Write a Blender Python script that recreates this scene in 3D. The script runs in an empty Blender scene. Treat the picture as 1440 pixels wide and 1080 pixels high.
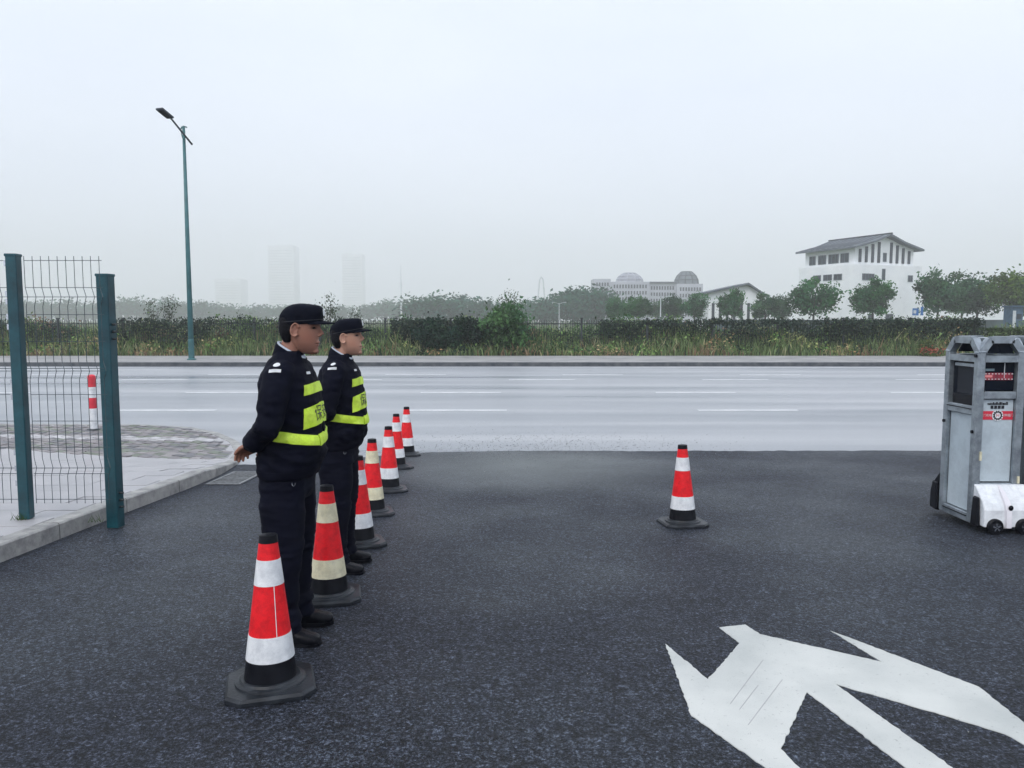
import bpy, bmesh, math, random
import numpy as np
from mathutils import Vector, Matrix, noise
from mathutils.bvhtree import BVHTree
from mathutils.geometry import tessellate_polygon

R = math.radians
random.seed(7)
SC = bpy.context.scene
COL = SC.collection

# ------------------------------------------------------------------ camera
CAM_H = 1.94                       # above the road surface
PITCH = math.atan(90 / 1080)       # horizon at row 450 of the photograph
cam_data = bpy.data.cameras.new('camera')
cam_data.sensor_width = 36
cam_data.lens = 27
cam_data.clip_start = 0.05
cam_data.clip_end = 6000
cam = bpy.data.objects.new('camera', cam_data)
cam.location = (0, 0, CAM_H)
cam.rotation_euler = (math.pi / 2 - PITCH, 0, 0)
COL.objects.link(cam)
SC.camera = cam

# ------------------------------------------------------------------ sky, sun, exposure
SUN_EL, SUN_AZ = R(48), R(205)     # behind the camera, a little to the left
world = bpy.data.worlds.new('World')
SC.world = world
world.use_nodes = True
wn, wl = world.node_tree.nodes, world.node_tree.links
wn.clear()
w_out = wn.new('ShaderNodeOutputWorld')
w_bg = wn.new('ShaderNodeBackground')
w_bg.inputs['Strength'].default_value = 0.1
w_sky = wn.new('ShaderNodeTexSky')
w_sky.sky_type = 'NISHITA'
w_sky.sun_disc = False
w_sky.sun_elevation = SUN_EL
w_sky.sun_rotation = SUN_AZ
w_sky.dust_density = 4
w_tc = wn.new('ShaderNodeTexCoord')
w_map = wn.new('ShaderNodeMapping')
w_map.inputs['Scale'].default_value = (1, 1, 3.0)
w_noise = wn.new('ShaderNodeTexNoise')
w_noise.inputs['Scale'].default_value = 1.6
w_noise.inputs['Detail'].default_value = 5
w_ramp = wn.new('ShaderNodeValToRGB')
w_ramp.color_ramp.elements[0].position = 0.3
w_ramp.color_ramp.elements[1].position = 0.75
w_ramp.color_ramp.elements[0].color = (6.7, 7.4, 8.7, 1)
w_ramp.color_ramp.elements[1].color = (7.9, 8.5, 9.6, 1)
w_mix = wn.new('ShaderNodeMix')
w_mix.data_type = 'RGBA'
w_mix.inputs[0].default_value = 0.93      # cloud deck over the blue
wl.new(w_tc.outputs['Generated'], w_map.inputs['Vector'])
wl.new(w_map.outputs['Vector'], w_noise.inputs['Vector'])
wl.new(w_noise.outputs['Fac'], w_ramp.inputs['Fac'])
wl.new(w_sky.outputs['Color'], w_mix.inputs[6])
wl.new(w_ramp.outputs['Color'], w_mix.inputs[7])
wl.new(w_mix.outputs[2], w_bg.inputs['Color'])
wl.new(w_bg.outputs['Background'], w_out.inputs['Surface'])

sun_data = bpy.data.lights.new('sun', 'SUN')
sun_data.energy = 1.2
sun_data.angle = R(40)
sun_data.color = (1.0, 0.97, 0.93)
sun = bpy.data.objects.new('sun', sun_data)
to_sun = Vector((math.sin(SUN_AZ) * math.cos(SUN_EL), math.cos(SUN_AZ) * math.cos(SUN_EL), math.sin(SUN_EL)))
sun.rotation_euler = to_sun.to_track_quat('Z', 'Y').to_euler()
sun.location = (0, 0, 50)
COL.objects.link(sun)

SC.view_settings.view_transform = 'Standard'
SC.view_settings.look = 'None'
SC.view_settings.exposure = 0.46
SC.view_settings.gamma = 1
SC.view_settings.use_curve_mapping = False
SC.render.engine = 'CYCLES'
SC.cycles.use_denoising = True
SC.cycles.max_bounces = 6
SC.cycles.volume_bounces = 6
SC.cycles.transparent_max_bounces = 6
SC.cycles.use_adaptive_sampling = True
SC.cycles.adaptive_threshold = 0.02

# ------------------------------------------------------------------ pixel -> place
F_DIR = Vector((0, math.cos(PITCH), -math.sin(PITCH)))
U_DIR = Vector((0, math.sin(PITCH), math.cos(PITCH)))
CAM = Vector((0, 0, CAM_H))
SLOPE, Y_EDGE = 0.0370, 11.3       # the drive falls towards the road and meets it here


def ray(u, v):
    return F_DIR + Vector((1, 0, 0)) * ((u - 720) / 1080) + U_DIR * ((540 - v) / 1080)


def zd(y):
    return max(0.0, SLOPE * (Y_EDGE - y))


def on_drive(u, v, h=0.0):
    d = ray(u, v)
    t = (SLOPE * Y_EDGE + h - CAM_H) / (d.z + SLOPE * d.y)
    return CAM + d * t


def on_flat(u, v, z=0.0):
    d = ray(u, v)
    return CAM + d * ((z - CAM_H) / d.z)


def at_depth(u, v, y):
    d = ray(u, v)
    return CAM + d * (y / d.y)


# ------------------------------------------------------------------ materials
MATS = {}


def mat(name, color, rough=0.6, var=0.0, var_scale=3.0, bump=0.0, bump_scale=40.0, metallic=0.0,
        spec=0.5, color2=None, coord='Object', detail=6.0, stretch=None, rough2=None, coat=0.0, grime=0.0, grime_scale=16.0):
    if name in MATS:
        return MATS[name]
    m = bpy.data.materials.new(name)
    m.use_nodes = True
    nt = m.node_tree
    b = nt.nodes['Principled BSDF']
    b.inputs['Roughness'].default_value = rough
    b.inputs['Metallic'].default_value = metallic
    b.inputs['Specular IOR Level'].default_value = spec
    b.inputs['Coat Weight'].default_value = coat
    b.inputs['Base Color'].default_value = (*color, 1)
    tc = nt.nodes.new('ShaderNodeTexCoord')
    vec = tc.outputs[coord]
    if stretch:
        mp = nt.nodes.new('ShaderNodeMapping')
        mp.inputs['Scale'].default_value = stretch
        nt.links.new(vec, mp.inputs['Vector'])
        vec = mp.outputs['Vector']
    if var > 0 or color2 is not None:
        n = nt.nodes.new('ShaderNodeTexNoise')
        n.inputs['Scale'].default_value = var_scale
        n.inputs['Detail'].default_value = detail
        nt.links.new(vec, n.inputs['Vector'])
        r = nt.nodes.new('ShaderNodeValToRGB')
        r.color_ramp.elements[0].position = 0.32
        r.color_ramp.elements[1].position = 0.68
        c2 = color2 if color2 is not None else tuple(c * (1 + var) for c in color)
        c1 = color if color2 is not None else tuple(c * (1 - var) for c in color)
        r.color_ramp.elements[0].color = (*c1, 1)
        r.color_ramp.elements[1].color = (*c2, 1)
        nt.links.new(n.outputs['Fac'], r.inputs['Fac'])
        nt.links.new(r.outputs['Color'], b.inputs['Base Color'])
        if rough2 is not None:
            mr = nt.nodes.new('ShaderNodeMapRange')
            mr.inputs['From Min'].default_value = 0.35
            mr.inputs['From Max'].default_value = 0.65
            mr.inputs['To Min'].default_value = rough
            mr.inputs['To Max'].default_value = rough2
            nt.links.new(n.outputs['Fac'], mr.inputs['Value'])
            nt.links.new(mr.outputs['Result'], b.inputs['Roughness'])
    if grime > 0:
        n3 = nt.nodes.new('ShaderNodeTexNoise')
        n3.inputs['Scale'].default_value = grime_scale
        n3.inputs['Detail'].default_value = 9
        n3.inputs['Roughness'].default_value = 0.72
        nt.links.new(vec, n3.inputs['Vector'])
        r3 = nt.nodes.new('ShaderNodeValToRGB')
        r3.color_ramp.elements[0].position = 0.36
        r3.color_ramp.elements[1].position = 0.56
        r3.color_ramp.elements[0].color = (1 - grime, 1 - grime, 1 - grime * .95, 1)
        nt.links.new(n3.outputs['Fac'], r3.inputs['Fac'])
        mg = nt.nodes.new('ShaderNodeMix')
        mg.data_type = 'RGBA'
        mg.blend_type = 'MULTIPLY'
        mg.inputs[0].default_value = 1
        mg.inputs[6].default_value = (*color, 1)
        src = b.inputs['Base Color'].links[0].from_socket if b.inputs['Base Color'].links else None
        if src:
            nt.links.new(src, mg.inputs[6])
        nt.links.new(r3.outputs['Color'], mg.inputs[7])
        nt.links.new(mg.outputs[2], b.inputs['Base Color'])
    if bump > 0:
        n2 = nt.nodes.new('ShaderNodeTexNoise')
        n2.inputs['Scale'].default_value = bump_scale
        n2.inputs['Detail'].default_value = 4
        nt.links.new(tc.outputs[coord], n2.inputs['Vector'])
        bp = nt.nodes.new('ShaderNodeBump')
        bp.inputs['Strength'].default_value = bump
        bp.inputs['Distance'].default_value = 0.01
        nt.links.new(n2.outputs['Fac'], bp.inputs['Height'])
        nt.links.new(bp.outputs['Normal'], b.inputs['Normal'])
    MATS[name] = m
    return m


def attr_mat(name, rough=0.6, spec=0.3, translucent=0.0, bump=0.0, bump_scale=200, sss=0.0):
    """base colour comes from the mesh's own colour attribute 'col'"""
    m = bpy.data.materials.new(name)
    m.use_nodes = True
    nt = m.node_tree
    b = nt.nodes['Principled BSDF']
    b.inputs['Roughness'].default_value = rough
    b.inputs['Specular IOR Level'].default_value = spec
    a = nt.nodes.new('ShaderNodeVertexColor')
    a.layer_name = 'col'
    nt.links.new(a.outputs['Color'], b.inputs['Base Color'])
    if sss:
        b.inputs['Subsurface Weight'].default_value = sss
        b.inputs['Subsurface Radius'].default_value = (0.01, 0.004, 0.002)
    if bump:
        tc = nt.nodes.new('ShaderNodeTexCoord')
        n2 = nt.nodes.new('ShaderNodeTexNoise')
        n2.inputs['Scale'].default_value = bump_scale
        nt.links.new(tc.outputs['Object'], n2.inputs['Vector'])
        bp = nt.nodes.new('ShaderNodeBump')
        bp.inputs['Strength'].default_value = bump
        bp.inputs['Distance'].default_value = 0.004
        nt.links.new(n2.outputs['Fac'], bp.inputs['Height'])
        nt.links.new(bp.outputs['Normal'], b.inputs['Normal'])
    if translucent:
        t = nt.nodes.new('ShaderNodeBsdfTranslucent')
        nt.links.new(a.outputs['Color'], t.inputs['Color'])
        mx = nt.nodes.new('ShaderNodeMixShader')
        mx.inputs['Fac'].default_value = translucent
        nt.links.new(b.outputs['BSDF'], mx.inputs[1])
        nt.links.new(t.outputs['BSDF'], mx.inputs[2])
        nt.links.new(mx.outputs['Shader'], nt.nodes['Material Output'].inputs['Surface'])
    return m


def asphalt_mat():
    m = bpy.data.materials.new('wet_asphalt')
    m.use_nodes = True
    nt = m.node_tree
    N, L = nt.nodes.new, nt.links.new
    b = nt.nodes['Principled BSDF']
    b.inputs['Specular IOR Level'].default_value = 0.26
    tc = N('ShaderNodeTexCoord')
    vo = N('ShaderNodeTexVoronoi')
    vo.inputs['Scale'].default_value = 140
    L(tc.outputs['Object'], vo.inputs['Vector'])
    no = N('ShaderNodeTexNoise')
    no.inputs['Scale'].default_value = 62
    no.inputs['Detail'].default_value = 6
    no.inputs['Roughness'].default_value = 0.88
    L(tc.outputs['Object'], no.inputs['Vector'])
    big = N('ShaderNodeTexNoise')
    big.inputs['Scale'].default_value = 0.55
    big.inputs['Detail'].default_value = 5
    L(tc.outputs['Object'], big.inputs['Vector'])
    # stone colours: dark bitumen with paler stones
    cr = N('ShaderNodeValToRGB')
    e = cr.color_ramp.elements
    e[0].position, e[0].color = 0.43, (0.003, 0.004, 0.008, 1)
    e[1].position, e[1].color = 0.60, (0.110, 0.124, 0.160, 1)
    mid = e.new(0.5)
    mid.color = (0.0075, 0.0098, 0.0165, 1)
    L(no.outputs['Fac'], cr.inputs['Fac'])
    sep = N('ShaderNodeSeparateColor')
    L(vo.outputs['Color'], sep.inputs['Color'])
    mr = N('ShaderNodeMapRange')
    mr.inputs['To Min'].default_value = 0.55
    mr.inputs['To Max'].default_value = 1.35
    L(sep.outputs['Red'], mr.inputs['Value'])
    mul = N('ShaderNodeMix')
    mul.data_type = 'RGBA'
    mul.blend_type = 'MULTIPLY'
    mul.inputs[0].default_value = 1
    L(cr.outputs['Color'], mul.inputs[6])
    L(mr.outputs['Result'], mul.inputs[7])
    # coarser clusters of stones, so that the grain still reads further off
    co = N('ShaderNodeTexNoise')
    co.inputs['Scale'].default_value = 21
    co.inputs['Detail'].default_value = 3
    co.inputs['Roughness'].default_value = 0.9
    L(tc.outputs['Object'], co.inputs['Vector'])
    cm = N('ShaderNodeMapRange')
    cm.inputs['From Min'].default_value = 0.36
    cm.inputs['From Max'].default_value = 0.64
    cm.inputs['To Min'].default_value = 0.35
    cm.inputs['To Max'].default_value = 2.0
    L(co.outputs['Fac'], cm.inputs['Value'])
    mulc = N('ShaderNodeMix')
    mulc.data_type = 'RGBA'
    mulc.blend_type = 'MULTIPLY'
    mulc.inputs[0].default_value = 1
    L(mul.outputs[2], mulc.inputs[6])
    L(cm.outputs['Result'], mulc.inputs[7])
    # dust and dried patches
    dr = N('ShaderNodeValToRGB')
    dr.color_ramp.elements[0].position = 0.42
    dr.color_ramp.elements[1].position = 0.72
    dr.color_ramp.elements[0].color = (0.80, 0.83, 0.88, 1)
    dr.color_ramp.elements[1].color = (1.25, 1.35, 1.3, 1)
    L(big.outputs['Fac'], dr.inputs['Fac'])
    mul2 = N('ShaderNodeMix')
    mul2.data_type = 'RGBA'
    mul2.blend_type = 'MULTIPLY'
    mul2.inputs[0].default_value = 1
    L(mulc.outputs[2], mul2.inputs[6])
    L(dr.outputs['Color'], mul2.inputs[7])
    L(mul2.outputs[2], b.inputs['Base Color'])
    # worn, wet patch where the drive meets the road; its sheen painted paler
    mp = N('ShaderNodeMapping')
    mp.inputs['Location'].default_value = (-.15 * .45, -10.0 * .42, 0)
    mp.inputs['Scale'].default_value = (.45, .42, 0)
    L(tc.outputs['Object'], mp.inputs['Vector'])
    gs = N('ShaderNodeTexGradient')
    gs.gradient_type = 'SPHERICAL'
    L(mp.outputs['Vector'], gs.inputs['Vector'])
    gm = N('ShaderNodeMath')
    gm.operation = 'MULTIPLY'
    L(gs.outputs['Fac'], gm.inputs[0])
    gm.inputs[1].default_value = .8
    worn_sheen = N('ShaderNodeMix')
    worn_sheen.data_type = 'RGBA'
    worn_sheen.inputs[7].default_value = (.20, .22, .22, 1)
    L(gm.outputs[0], worn_sheen.inputs[0])
    L(mul2.outputs[2], worn_sheen.inputs[6])
    L(worn_sheen.outputs[2], b.inputs['Base Color'])
    rr = N('ShaderNodeMapRange')
    rr.inputs['From Min'].default_value = 0.35
    rr.inputs['From Max'].default_value = 0.65
    rr.inputs['To Min'].default_value = 0.62
    rr.inputs['To Max'].default_value = 0.40
    L(big.outputs['Fac'], rr.inputs['Value'])
    L(rr.outputs['Result'], b.inputs['Roughness'])
    bp = N('ShaderNodeBump')
    bp.inputs['Strength'].default_value = 0.9
    bp.inputs['Distance'].default_value = 0.006
    L(vo.outputs['Distance'], bp.inputs['Height'])
    bp2 = N('ShaderNodeBump')
    bp2.inputs['Strength'].default_value = 0.7
    bp2.inputs['Distance'].default_value = 0.012
    L(no.outputs['Fac'], bp2.inputs['Height'])
    L(bp.outputs['Normal'], bp2.inputs['Normal'])
    L(bp2.outputs['Normal'], b.inputs['Normal'])
    return m


def road_mat():
    m = bpy.data.materials.new('wet_road')
    m.use_nodes = True
    nt = m.node_tree
    N, L = nt.nodes.new, nt.links.new
    b = nt.nodes['Principled BSDF']
    tc = N('ShaderNodeTexCoord')
    mp = N('ShaderNodeMapping')
    mp.inputs['Scale'].default_value = (0.05, 0.75, 1)
    L(tc.outputs['Object'], mp.inputs['Vector'])
    st = N('ShaderNodeTexNoise')
    st.inputs['Scale'].default_value = 1.0
    st.inputs['Detail'].default_value = 7
    L(mp.outputs['Vector'], st.inputs['Vector'])
    cr = N('ShaderNodeValToRGB')
    cr.color_ramp.elements[0].position = 0.33
    cr.color_ramp.elements[1].position = 0.66
    cr.color_ramp.elements[0].color = (0.19, 0.21, 0.24, 1)
    cr.color_ramp.elements[1].color = (0.42, 0.43, 0.445, 1)
    L(st.outputs['Fac'], cr.inputs['Fac'])
    gr = N('ShaderNodeTexNoise')
    gr.inputs['Scale'].default_value = 25
    gr.inputs['Detail'].default_value = 5
    L(tc.outputs['Object'], gr.inputs['Vector'])
    mr = N('ShaderNodeMapRange')
    mr.inputs['To Min'].default_value = 0.8
    mr.inputs['To Max'].default_value = 1.2
    L(gr.outputs['Fac'], mr.inputs['Value'])
    mul = N('ShaderNodeMix')
    mul.data_type = 'RGBA'
    mul.blend_type = 'MULTIPLY'
    mul.inputs[0].default_value = 1
    L(cr.outputs['Color'], mul.inputs[6])
    L(mr.outputs['Result'], mul.inputs[7])
    L(mul.outputs[2], b.inputs['Base Color'])
    rr = N('ShaderNodeMapRange')
    rr.inputs['From Min'].default_value = 0.3
    rr.inputs['From Max'].default_value = 0.7
    rr.inputs['To Min'].default_value = 0.24
    rr.inputs['To Max'].default_value = 0.52
    L(st.outputs['Fac'], rr.inputs['Value'])
    L(rr.outputs['Result'], b.inputs['Roughness'])
    bp = N('ShaderNodeBump')
    bp.inputs['Strength'].default_value = 0.25
    bp.inputs['Distance'].default_value = 0.004
    L(gr.outputs['Fac'], bp.inputs['Height'])
    L(bp.outputs['Normal'], b.inputs['Normal'])
    return m


def paint_mat(name, color, wear=0.42):
    m = bpy.data.materials.new(name)
    m.use_nodes = True
    nt = m.node_tree
    N, L = nt.nodes.new, nt.links.new
    b = nt.nodes['Principled BSDF']
    b.inputs['Roughness'].default_value = 0.55
    tc = N('ShaderNodeTexCoord')
    n = N('ShaderNodeTexNoise')
    n.inputs['Scale'].default_value = 55
    n.inputs['Detail'].default_value = 9
    n.inputs['Roughness'].default_value = 0.8
    L(tc.outputs['Object'], n.inputs['Vector'])
    r = N('ShaderNodeValToRGB')
    e = r.color_ramp.elements
    e[0].position, e[0].color = wear - 0.13, (0.08, 0.085, 0.10, 1)
    e[1].position, e[1].color = wear - 0.06, (*color, 1)
    L(n.outputs['Fac'], r.inputs['Fac'])
    n2 = N('ShaderNodeTexNoise')
    n2.inputs['Scale'].default_value = 2.2
    n2.inputs['Detail'].default_value = 6
    L(tc.outputs['Object'], n2.inputs['Vector'])
    r2 = N('ShaderNodeValToRGB')
    r2.color_ramp.elements[0].position = 0.3
    r2.color_ramp.elements[0].color = (0.74, 0.76, 0.77, 1)
    r2.color_ramp.elements[1].position = 0.62
    r2.color_ramp.elements[1].color = (1, 1, 1, 1)
    L(n2.outputs['Fac'], r2.inputs['Fac'])
    mul = N('ShaderNodeMix')
    mul.data_type = 'RGBA'
    mul.blend_type = 'MULTIPLY'
    mul.inputs[0].default_value = 1
    L(r.outputs['Color'], mul.inputs[6])
    L(r2.outputs['Color'], mul.inputs[7])
    L(mul.outputs[2], b.inputs['Base Color'])
    bp = N('ShaderNodeBump')
    bp.inputs['Strength'].default_value = 0.4
    bp.inputs['Distance'].default_value = 0.003
    L(n.outputs['Fac'], bp.inputs['Height'])
    L(bp.outputs['Normal'], b.inputs['Normal'])
    return m


# ------------------------------------------------------------------ mesh building helpers
class MB:
    def __init__(self):
        self.v, self.f = [], []

    def add(self, verts, faces):
        o = len(self.v)
        self.v += [tuple(p) for p in verts]
        self.f += [tuple(i + o for i in f) for f in faces]
        return self

    def box(self, c, s, rz=0.0, rot=None, taper=1.0):
        hx, hy, hz = s[0] / 2, s[1] / 2, s[2] / 2
        pts = [Vector((x * hx * (taper if z > 0 else 1), y * hy * (taper if z > 0 else 1), z * hz))
               for z in (-1, 1) for x, y in ((-1, -1), (1, -1), (1, 1), (-1, 1))]
        m = rot if rot is not None else Matrix.Rotation(rz, 3, 'Z')
        pts = [m @ p + Vector(c) for p in pts]
        return self.add(pts, [(3, 2, 1, 0), (4, 5, 6, 7), (0, 1, 5, 4), (1, 2, 6, 5), (2, 3, 7, 6), (3, 0, 4, 7)])

    def tube(self, pts, radii, seg=10, cap=True, squash=None):
        """closed tapered tube through pts; a radius may be a pair (side, up)"""
        pts = [Vector(p) for p in pts]
        if not isinstance(radii, (list, tuple)):
            radii = [radii] * len(pts)
        n = len(pts)
        t0 = (pts[1] - pts[0]).normalized()
        ref = Vector((0, 1, 0)) if abs(t0.y) < 0.9 else Vector((1, 0, 0))
        a = t0.cross(ref).normalized()
        vs = []
        for i, p in enumerate(pts):
            t = (pts[min(i + 1, n - 1)] - pts[max(i - 1, 0)]).normalized()
            a = (a - t * a.dot(t)).normalized()
            bb = t.cross(a)
            r = radii[i]
            ra, rb = (r if isinstance(r, (tuple, list)) else (r, r))
            for k in range(seg):
                th = 2 * math.pi * k / seg
                vs.append(p + a * (ra * math.cos(th)) + bb * (rb * math.sin(th)))
        fs = []
        for i in range(n - 1):
            for k in range(seg):
                k2 = (k + 1) % seg
                fs.append((i * seg + k, i * seg + k2, (i + 1) * seg + k2, (i + 1) * seg + k))
        if cap:
            fs.append(tuple(reversed(range(seg))))
            fs.append(tuple(range((n - 1) * seg, n * seg)))
        return self.add(vs, fs)

    def rings(self, rings, cap=True):
        """loft through rings (lists of points, equal length)"""
        seg = len(rings[0])
        vs = [p for r in rings for p in r]
        fs = []
        for i in range(len(rings) - 1):
            for k in range(seg):
                k2 = (k + 1) % seg
                fs.append((i * seg + k, i * seg + k2, (i + 1) * seg + k2, (i + 1) * seg + k))
        if cap:
            fs.append(tuple(reversed(range(seg))))
            fs.append(tuple(range((len(rings) - 1) * seg, len(rings) * seg)))
        return self.add(vs, fs)

    def lathe(self, prof, seg=24, c=(0, 0, 0), cap=True):
        rings = [[(c[0] + r * math.cos(2 * math.pi * k / seg), c[1] + r * math.sin(2 * math.pi * k / seg), c[2] + z)
                  for k in range(seg)] for r, z in prof]
        return self.rings(rings, cap)

    def sphere(self, c, r, seg=14, ring=9):
        r = r if isinstance(r, (tuple, list)) else (r, r, r)
        rs = []
        for i in range(ring):
            ph = -math.pi / 2 + math.pi * (i + 0.5) / ring
            rs.append([(c[0] + r[0] * math.cos(ph) * math.cos(2 * math.pi * k / seg),
                        c[1] + r[1] * math.cos(ph) * math.sin(2 * math.pi * k / seg),
                        c[2] + r[2] * math.sin(ph)) for k in range(seg)])
        return self.rings(rs)

    def prism(self, poly, z0, z1):
        """extrude a flat polygon (x, y) from z0 to z1; z may be callables of y"""
        n = len(poly)
        f0 = z0 if callable(z0) else (lambda y: z0)
        f1 = z1 if callable(z1) else (lambda y: z1)
        o = len(self.v)
        tri = tessellate_polygon([[Vector((x, y, 0)) for x, y in poly]])
        self.v += [(x, y, f0(y)) for x, y in poly] + [(x, y, f1(y)) for x, y in poly]
        area = sum(poly[i][0] * poly[(i + 1) % n][1] - poly[(i + 1) % n][0] * poly[i][1] for i in range(n))
        for t in tri:
            a = [poly[i] for i in t]
            s = (a[1][0] - a[0][0]) * (a[2][1] - a[0][1]) - (a[2][0] - a[0][0]) * (a[1][1] - a[0][1])
            up = tuple(t) if s > 0 else tuple(reversed(t))
            self.f.append(tuple(i + n + o for i in up))
            self.f.append(tuple(i + o for i in reversed(up)))
        for i in range(n):
            j = (i + 1) % n
            q = (i + o, j + o, j + n + o, i + n + o)
            self.f.append(q if area > 0 else tuple(reversed(q)))
        return self

    def mesh(self, name):
        me = bpy.data.meshes.new(name)
        me.from_pydata(self.v, [], self.f)
        me.update()
        return me

    def build(self, name, material, parent=None, smooth=False, origin=None, bevel=0.0):
        if origin is not None:
            o = Vector(origin)
            self.v = [tuple(Vector(p) - o) for p in self.v]
        me = self.mesh(name)
        if bevel:
            bm = bmesh.new()
            bm.from_mesh(me)
            bmesh.ops.bevel(bm, geom=[e for e in bm.edges if len(e.link_faces) == 2 and e.calc_face_angle(0) > 0.5],
                            offset=bevel, segments=1, affect='EDGES', profile=0.5)
            bm.to_mesh(me)
            bm.free()
        ob = link(name, me, material, parent)
        if origin is not None and parent is None:
            ob.location = origin
        if smooth:
            shade(me, smooth)
        return ob


def shade(me, angle=None):
    me.polygons.foreach_set('use_smooth', [True] * len(me.polygons))
    if isinstance(angle, float):
        me.set_sharp_from_angle(angle=angle)


def link(name, me, material, parent=None, loc=None):
    ob = bpy.data.objects.new(name, me)
    if material is not None and me is not None and not me.materials:
        me.materials.append(material)
    COL.objects.link(ob)
    if parent is not None:
        ob.parent = parent
    if loc is not None:
        ob.location = loc
    return ob


def tag(o, label=None, cat=None, group=None, kind=None):
    if label:
        o['label'] = label
    if cat:
        o['category'] = cat
    if group:
        o['group'] = group
    if kind:
        o['kind'] = kind
    return o


def thing(name, label, cat, loc=(0, 0, 0), rz=0.0, group=None):
    o = bpy.data.objects.new(name, None)
    o.empty_display_size = 0.2
    o.location = loc
    o.rotation_euler = (0, 0, rz)
    COL.objects.link(o)
    return tag(o, label, cat, group)


def copy_tree(src, parent=None):
    c = src.copy()
    COL.objects.link(c)
    c.parent = parent
    for ch in [k for k in src.children]:
        copy_tree(ch, c)
    return c


def set_col(me, cols, name='col'):
    a = me.color_attributes.new(name, 'FLOAT_COLOR', 'POINT')
    arr = np.ones((len(me.vertices), 4), dtype=np.float32)
    arr[:, :3] = cols
    a.data.foreach_set('color', arr.ravel())


def text_mesh(s, size):
    cu = bpy.data.curves.new('lettering', 'FONT')
    cu.body = s
    cu.size = size
    cu.align_x = 'CENTER'
    cu.align_y = 'CENTER'
    cu.resolution_u = 2
    ob = bpy.data.objects.new('lettering', cu)
    COL.objects.link(ob)
    dg = bpy.context.evaluated_depsgraph_get()
    me = bpy.data.meshes.new_from_object(ob.evaluated_get(dg))
    bpy.data.objects.remove(ob)
    bpy.data.curves.remove(cu)
    return me


def remesh(mb, voxel, smooth_it=4, factor=0.5):
    me = mb.mesh('volume')
    ob = bpy.data.objects.new('volume', me)
    COL.objects.link(ob)
    m = ob.modifiers.new('r', 'REMESH')
    m.mode = 'VOXEL'
    m.voxel_size = voxel
    m.use_smooth_shade = True
    if smooth_it:
        s = ob.modifiers.new('s', 'SMOOTH')
        s.iterations = smooth_it
        s.factor = factor
    dg = bpy.context.evaluated_depsgraph_get()
    out = bpy.data.meshes.new_from_object(ob.evaluated_get(dg))
    bpy.data.objects.remove(ob)
    bpy.data.meshes.remove(me)
    out.materials.clear()
    return out


def coords(me):
    a = np.empty(len(me.vertices) * 3, dtype=np.float32)
    me.vertices.foreach_get('co', a)
    return a.reshape(-1, 3)


def normals(me):
    a = np.empty(len(me.vertices) * 3, dtype=np.float32)
    me.vertices.foreach_get('normal', a)
    return a.reshape(-1, 3)


# ------------------------------------------------------------------ the materials in use
M_ASPH = asphalt_mat()
M_ROAD = road_mat()
M_ARROW = paint_mat('arrow_paint', (0.60, 0.61, 0.58), 0.46)
M_LINE = paint_mat('lane_paint', (0.82, 0.83, 0.84), 0.42)
M_SOIL = mat('field_soil', (0.05, 0.08, 0.03), 0.95, color2=(0.10, 0.13, 0.05), var_scale=0.2, spec=0.0)
M_PAVE = mat('wet_paving', (0.33, 0.325, 0.34), 0.35, color2=(0.44, 0.43, 0.44), var_scale=2.5, bump=0.25, bump_scale=60, rough2=0.5)
M_FARPAVE = mat('far_paving', (0.23, 0.23, 0.23), 0.6, color2=(0.36, 0.35, 0.34), var_scale=0.8, bump=0.2)
M_KERB = mat('kerb_stone', (0.30, 0.30, 0.29), 0.6, color2=(0.44, 0.43, 0.41), var_scale=6, grime=.4, grime_scale=5, bump=0.35, bump_scale=80)
M_DARKKERB = mat('dark_kerb', (0.035, 0.045, 0.055), 0.5, color2=(0.10, 0.105, 0.11), var_scale=3, bump=0.3)
M_BRICK = attr_mat('brick_pavers', rough=0.5, bump=0.3)
M_STEELDK = mat('grate_iron', (0.20, 0.21, 0.22), 0.45, var=0.3, var_scale=30, metallic=0.4)
M_PIT_SHADE = mat('drain_shade', (0.012, 0.012, 0.014), 0.8, var=0.3)
M_TEAL = mat('teal_paint', (0.004, 0.046, 0.062), 0.38, color2=(0.010, 0.080, 0.100), var_scale=4, grime=.35, grime_scale=7, bump=0.08, bump_scale=30)
M_WIRE = mat('wire', (0.03, 0.05, 0.06), 0.5, var=0.3, var_scale=20)
M_BOLT = mat('bolt_steel', (0.05, 0.06, 0.065), 0.4, var=0.3, var_scale=50, metallic=0.6)
M_LAMPT = mat('lamp_teal', (0.035, 0.13, 0.14), 0.45, var=0.25, var_scale=2)
M_LAMPD = mat('lamp_dark', (0.02, 0.03, 0.045), 0.4, var=0.3, var_scale=8)
M_RED = mat('cone_red', (0.74, 0.009, 0.016), 0.42, spec=.25, color2=(0.86, 0.018, 0.026), var_scale=9, bump=0.12, bump_scale=70, grime=.30)
M_WHITE = mat('cone_white', (0.68, 0.70, 0.72), 0.4, color2=(0.82, 0.83, 0.84), var_scale=14, grime=.22, bump=.08)
M_CREAM = mat('cone_cream', (0.66, 0.60, 0.40), 0.4, color2=(0.80, 0.75, 0.54), var_scale=14, grime=.25, bump=.08)
M_RUBBER = mat('black_rubber', (0.002, 0.0025, 0.005), 0.4, color2=(0.010, 0.011, 0.015), var_scale=12, bump=0.12, bump_scale=120, spec=.15)
M_RUBBERB = mat('rubber_base', (0.010, 0.013, 0.018), 0.42, color2=(0.034, 0.039, 0.047), var_scale=9, grime=.5, bump=0.15, bump_scale=90, spec=.3)
M_POSTRED = mat('bollard_red', (0.60, 0.03, 0.05), 0.4, var=0.15, var_scale=9)
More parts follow.
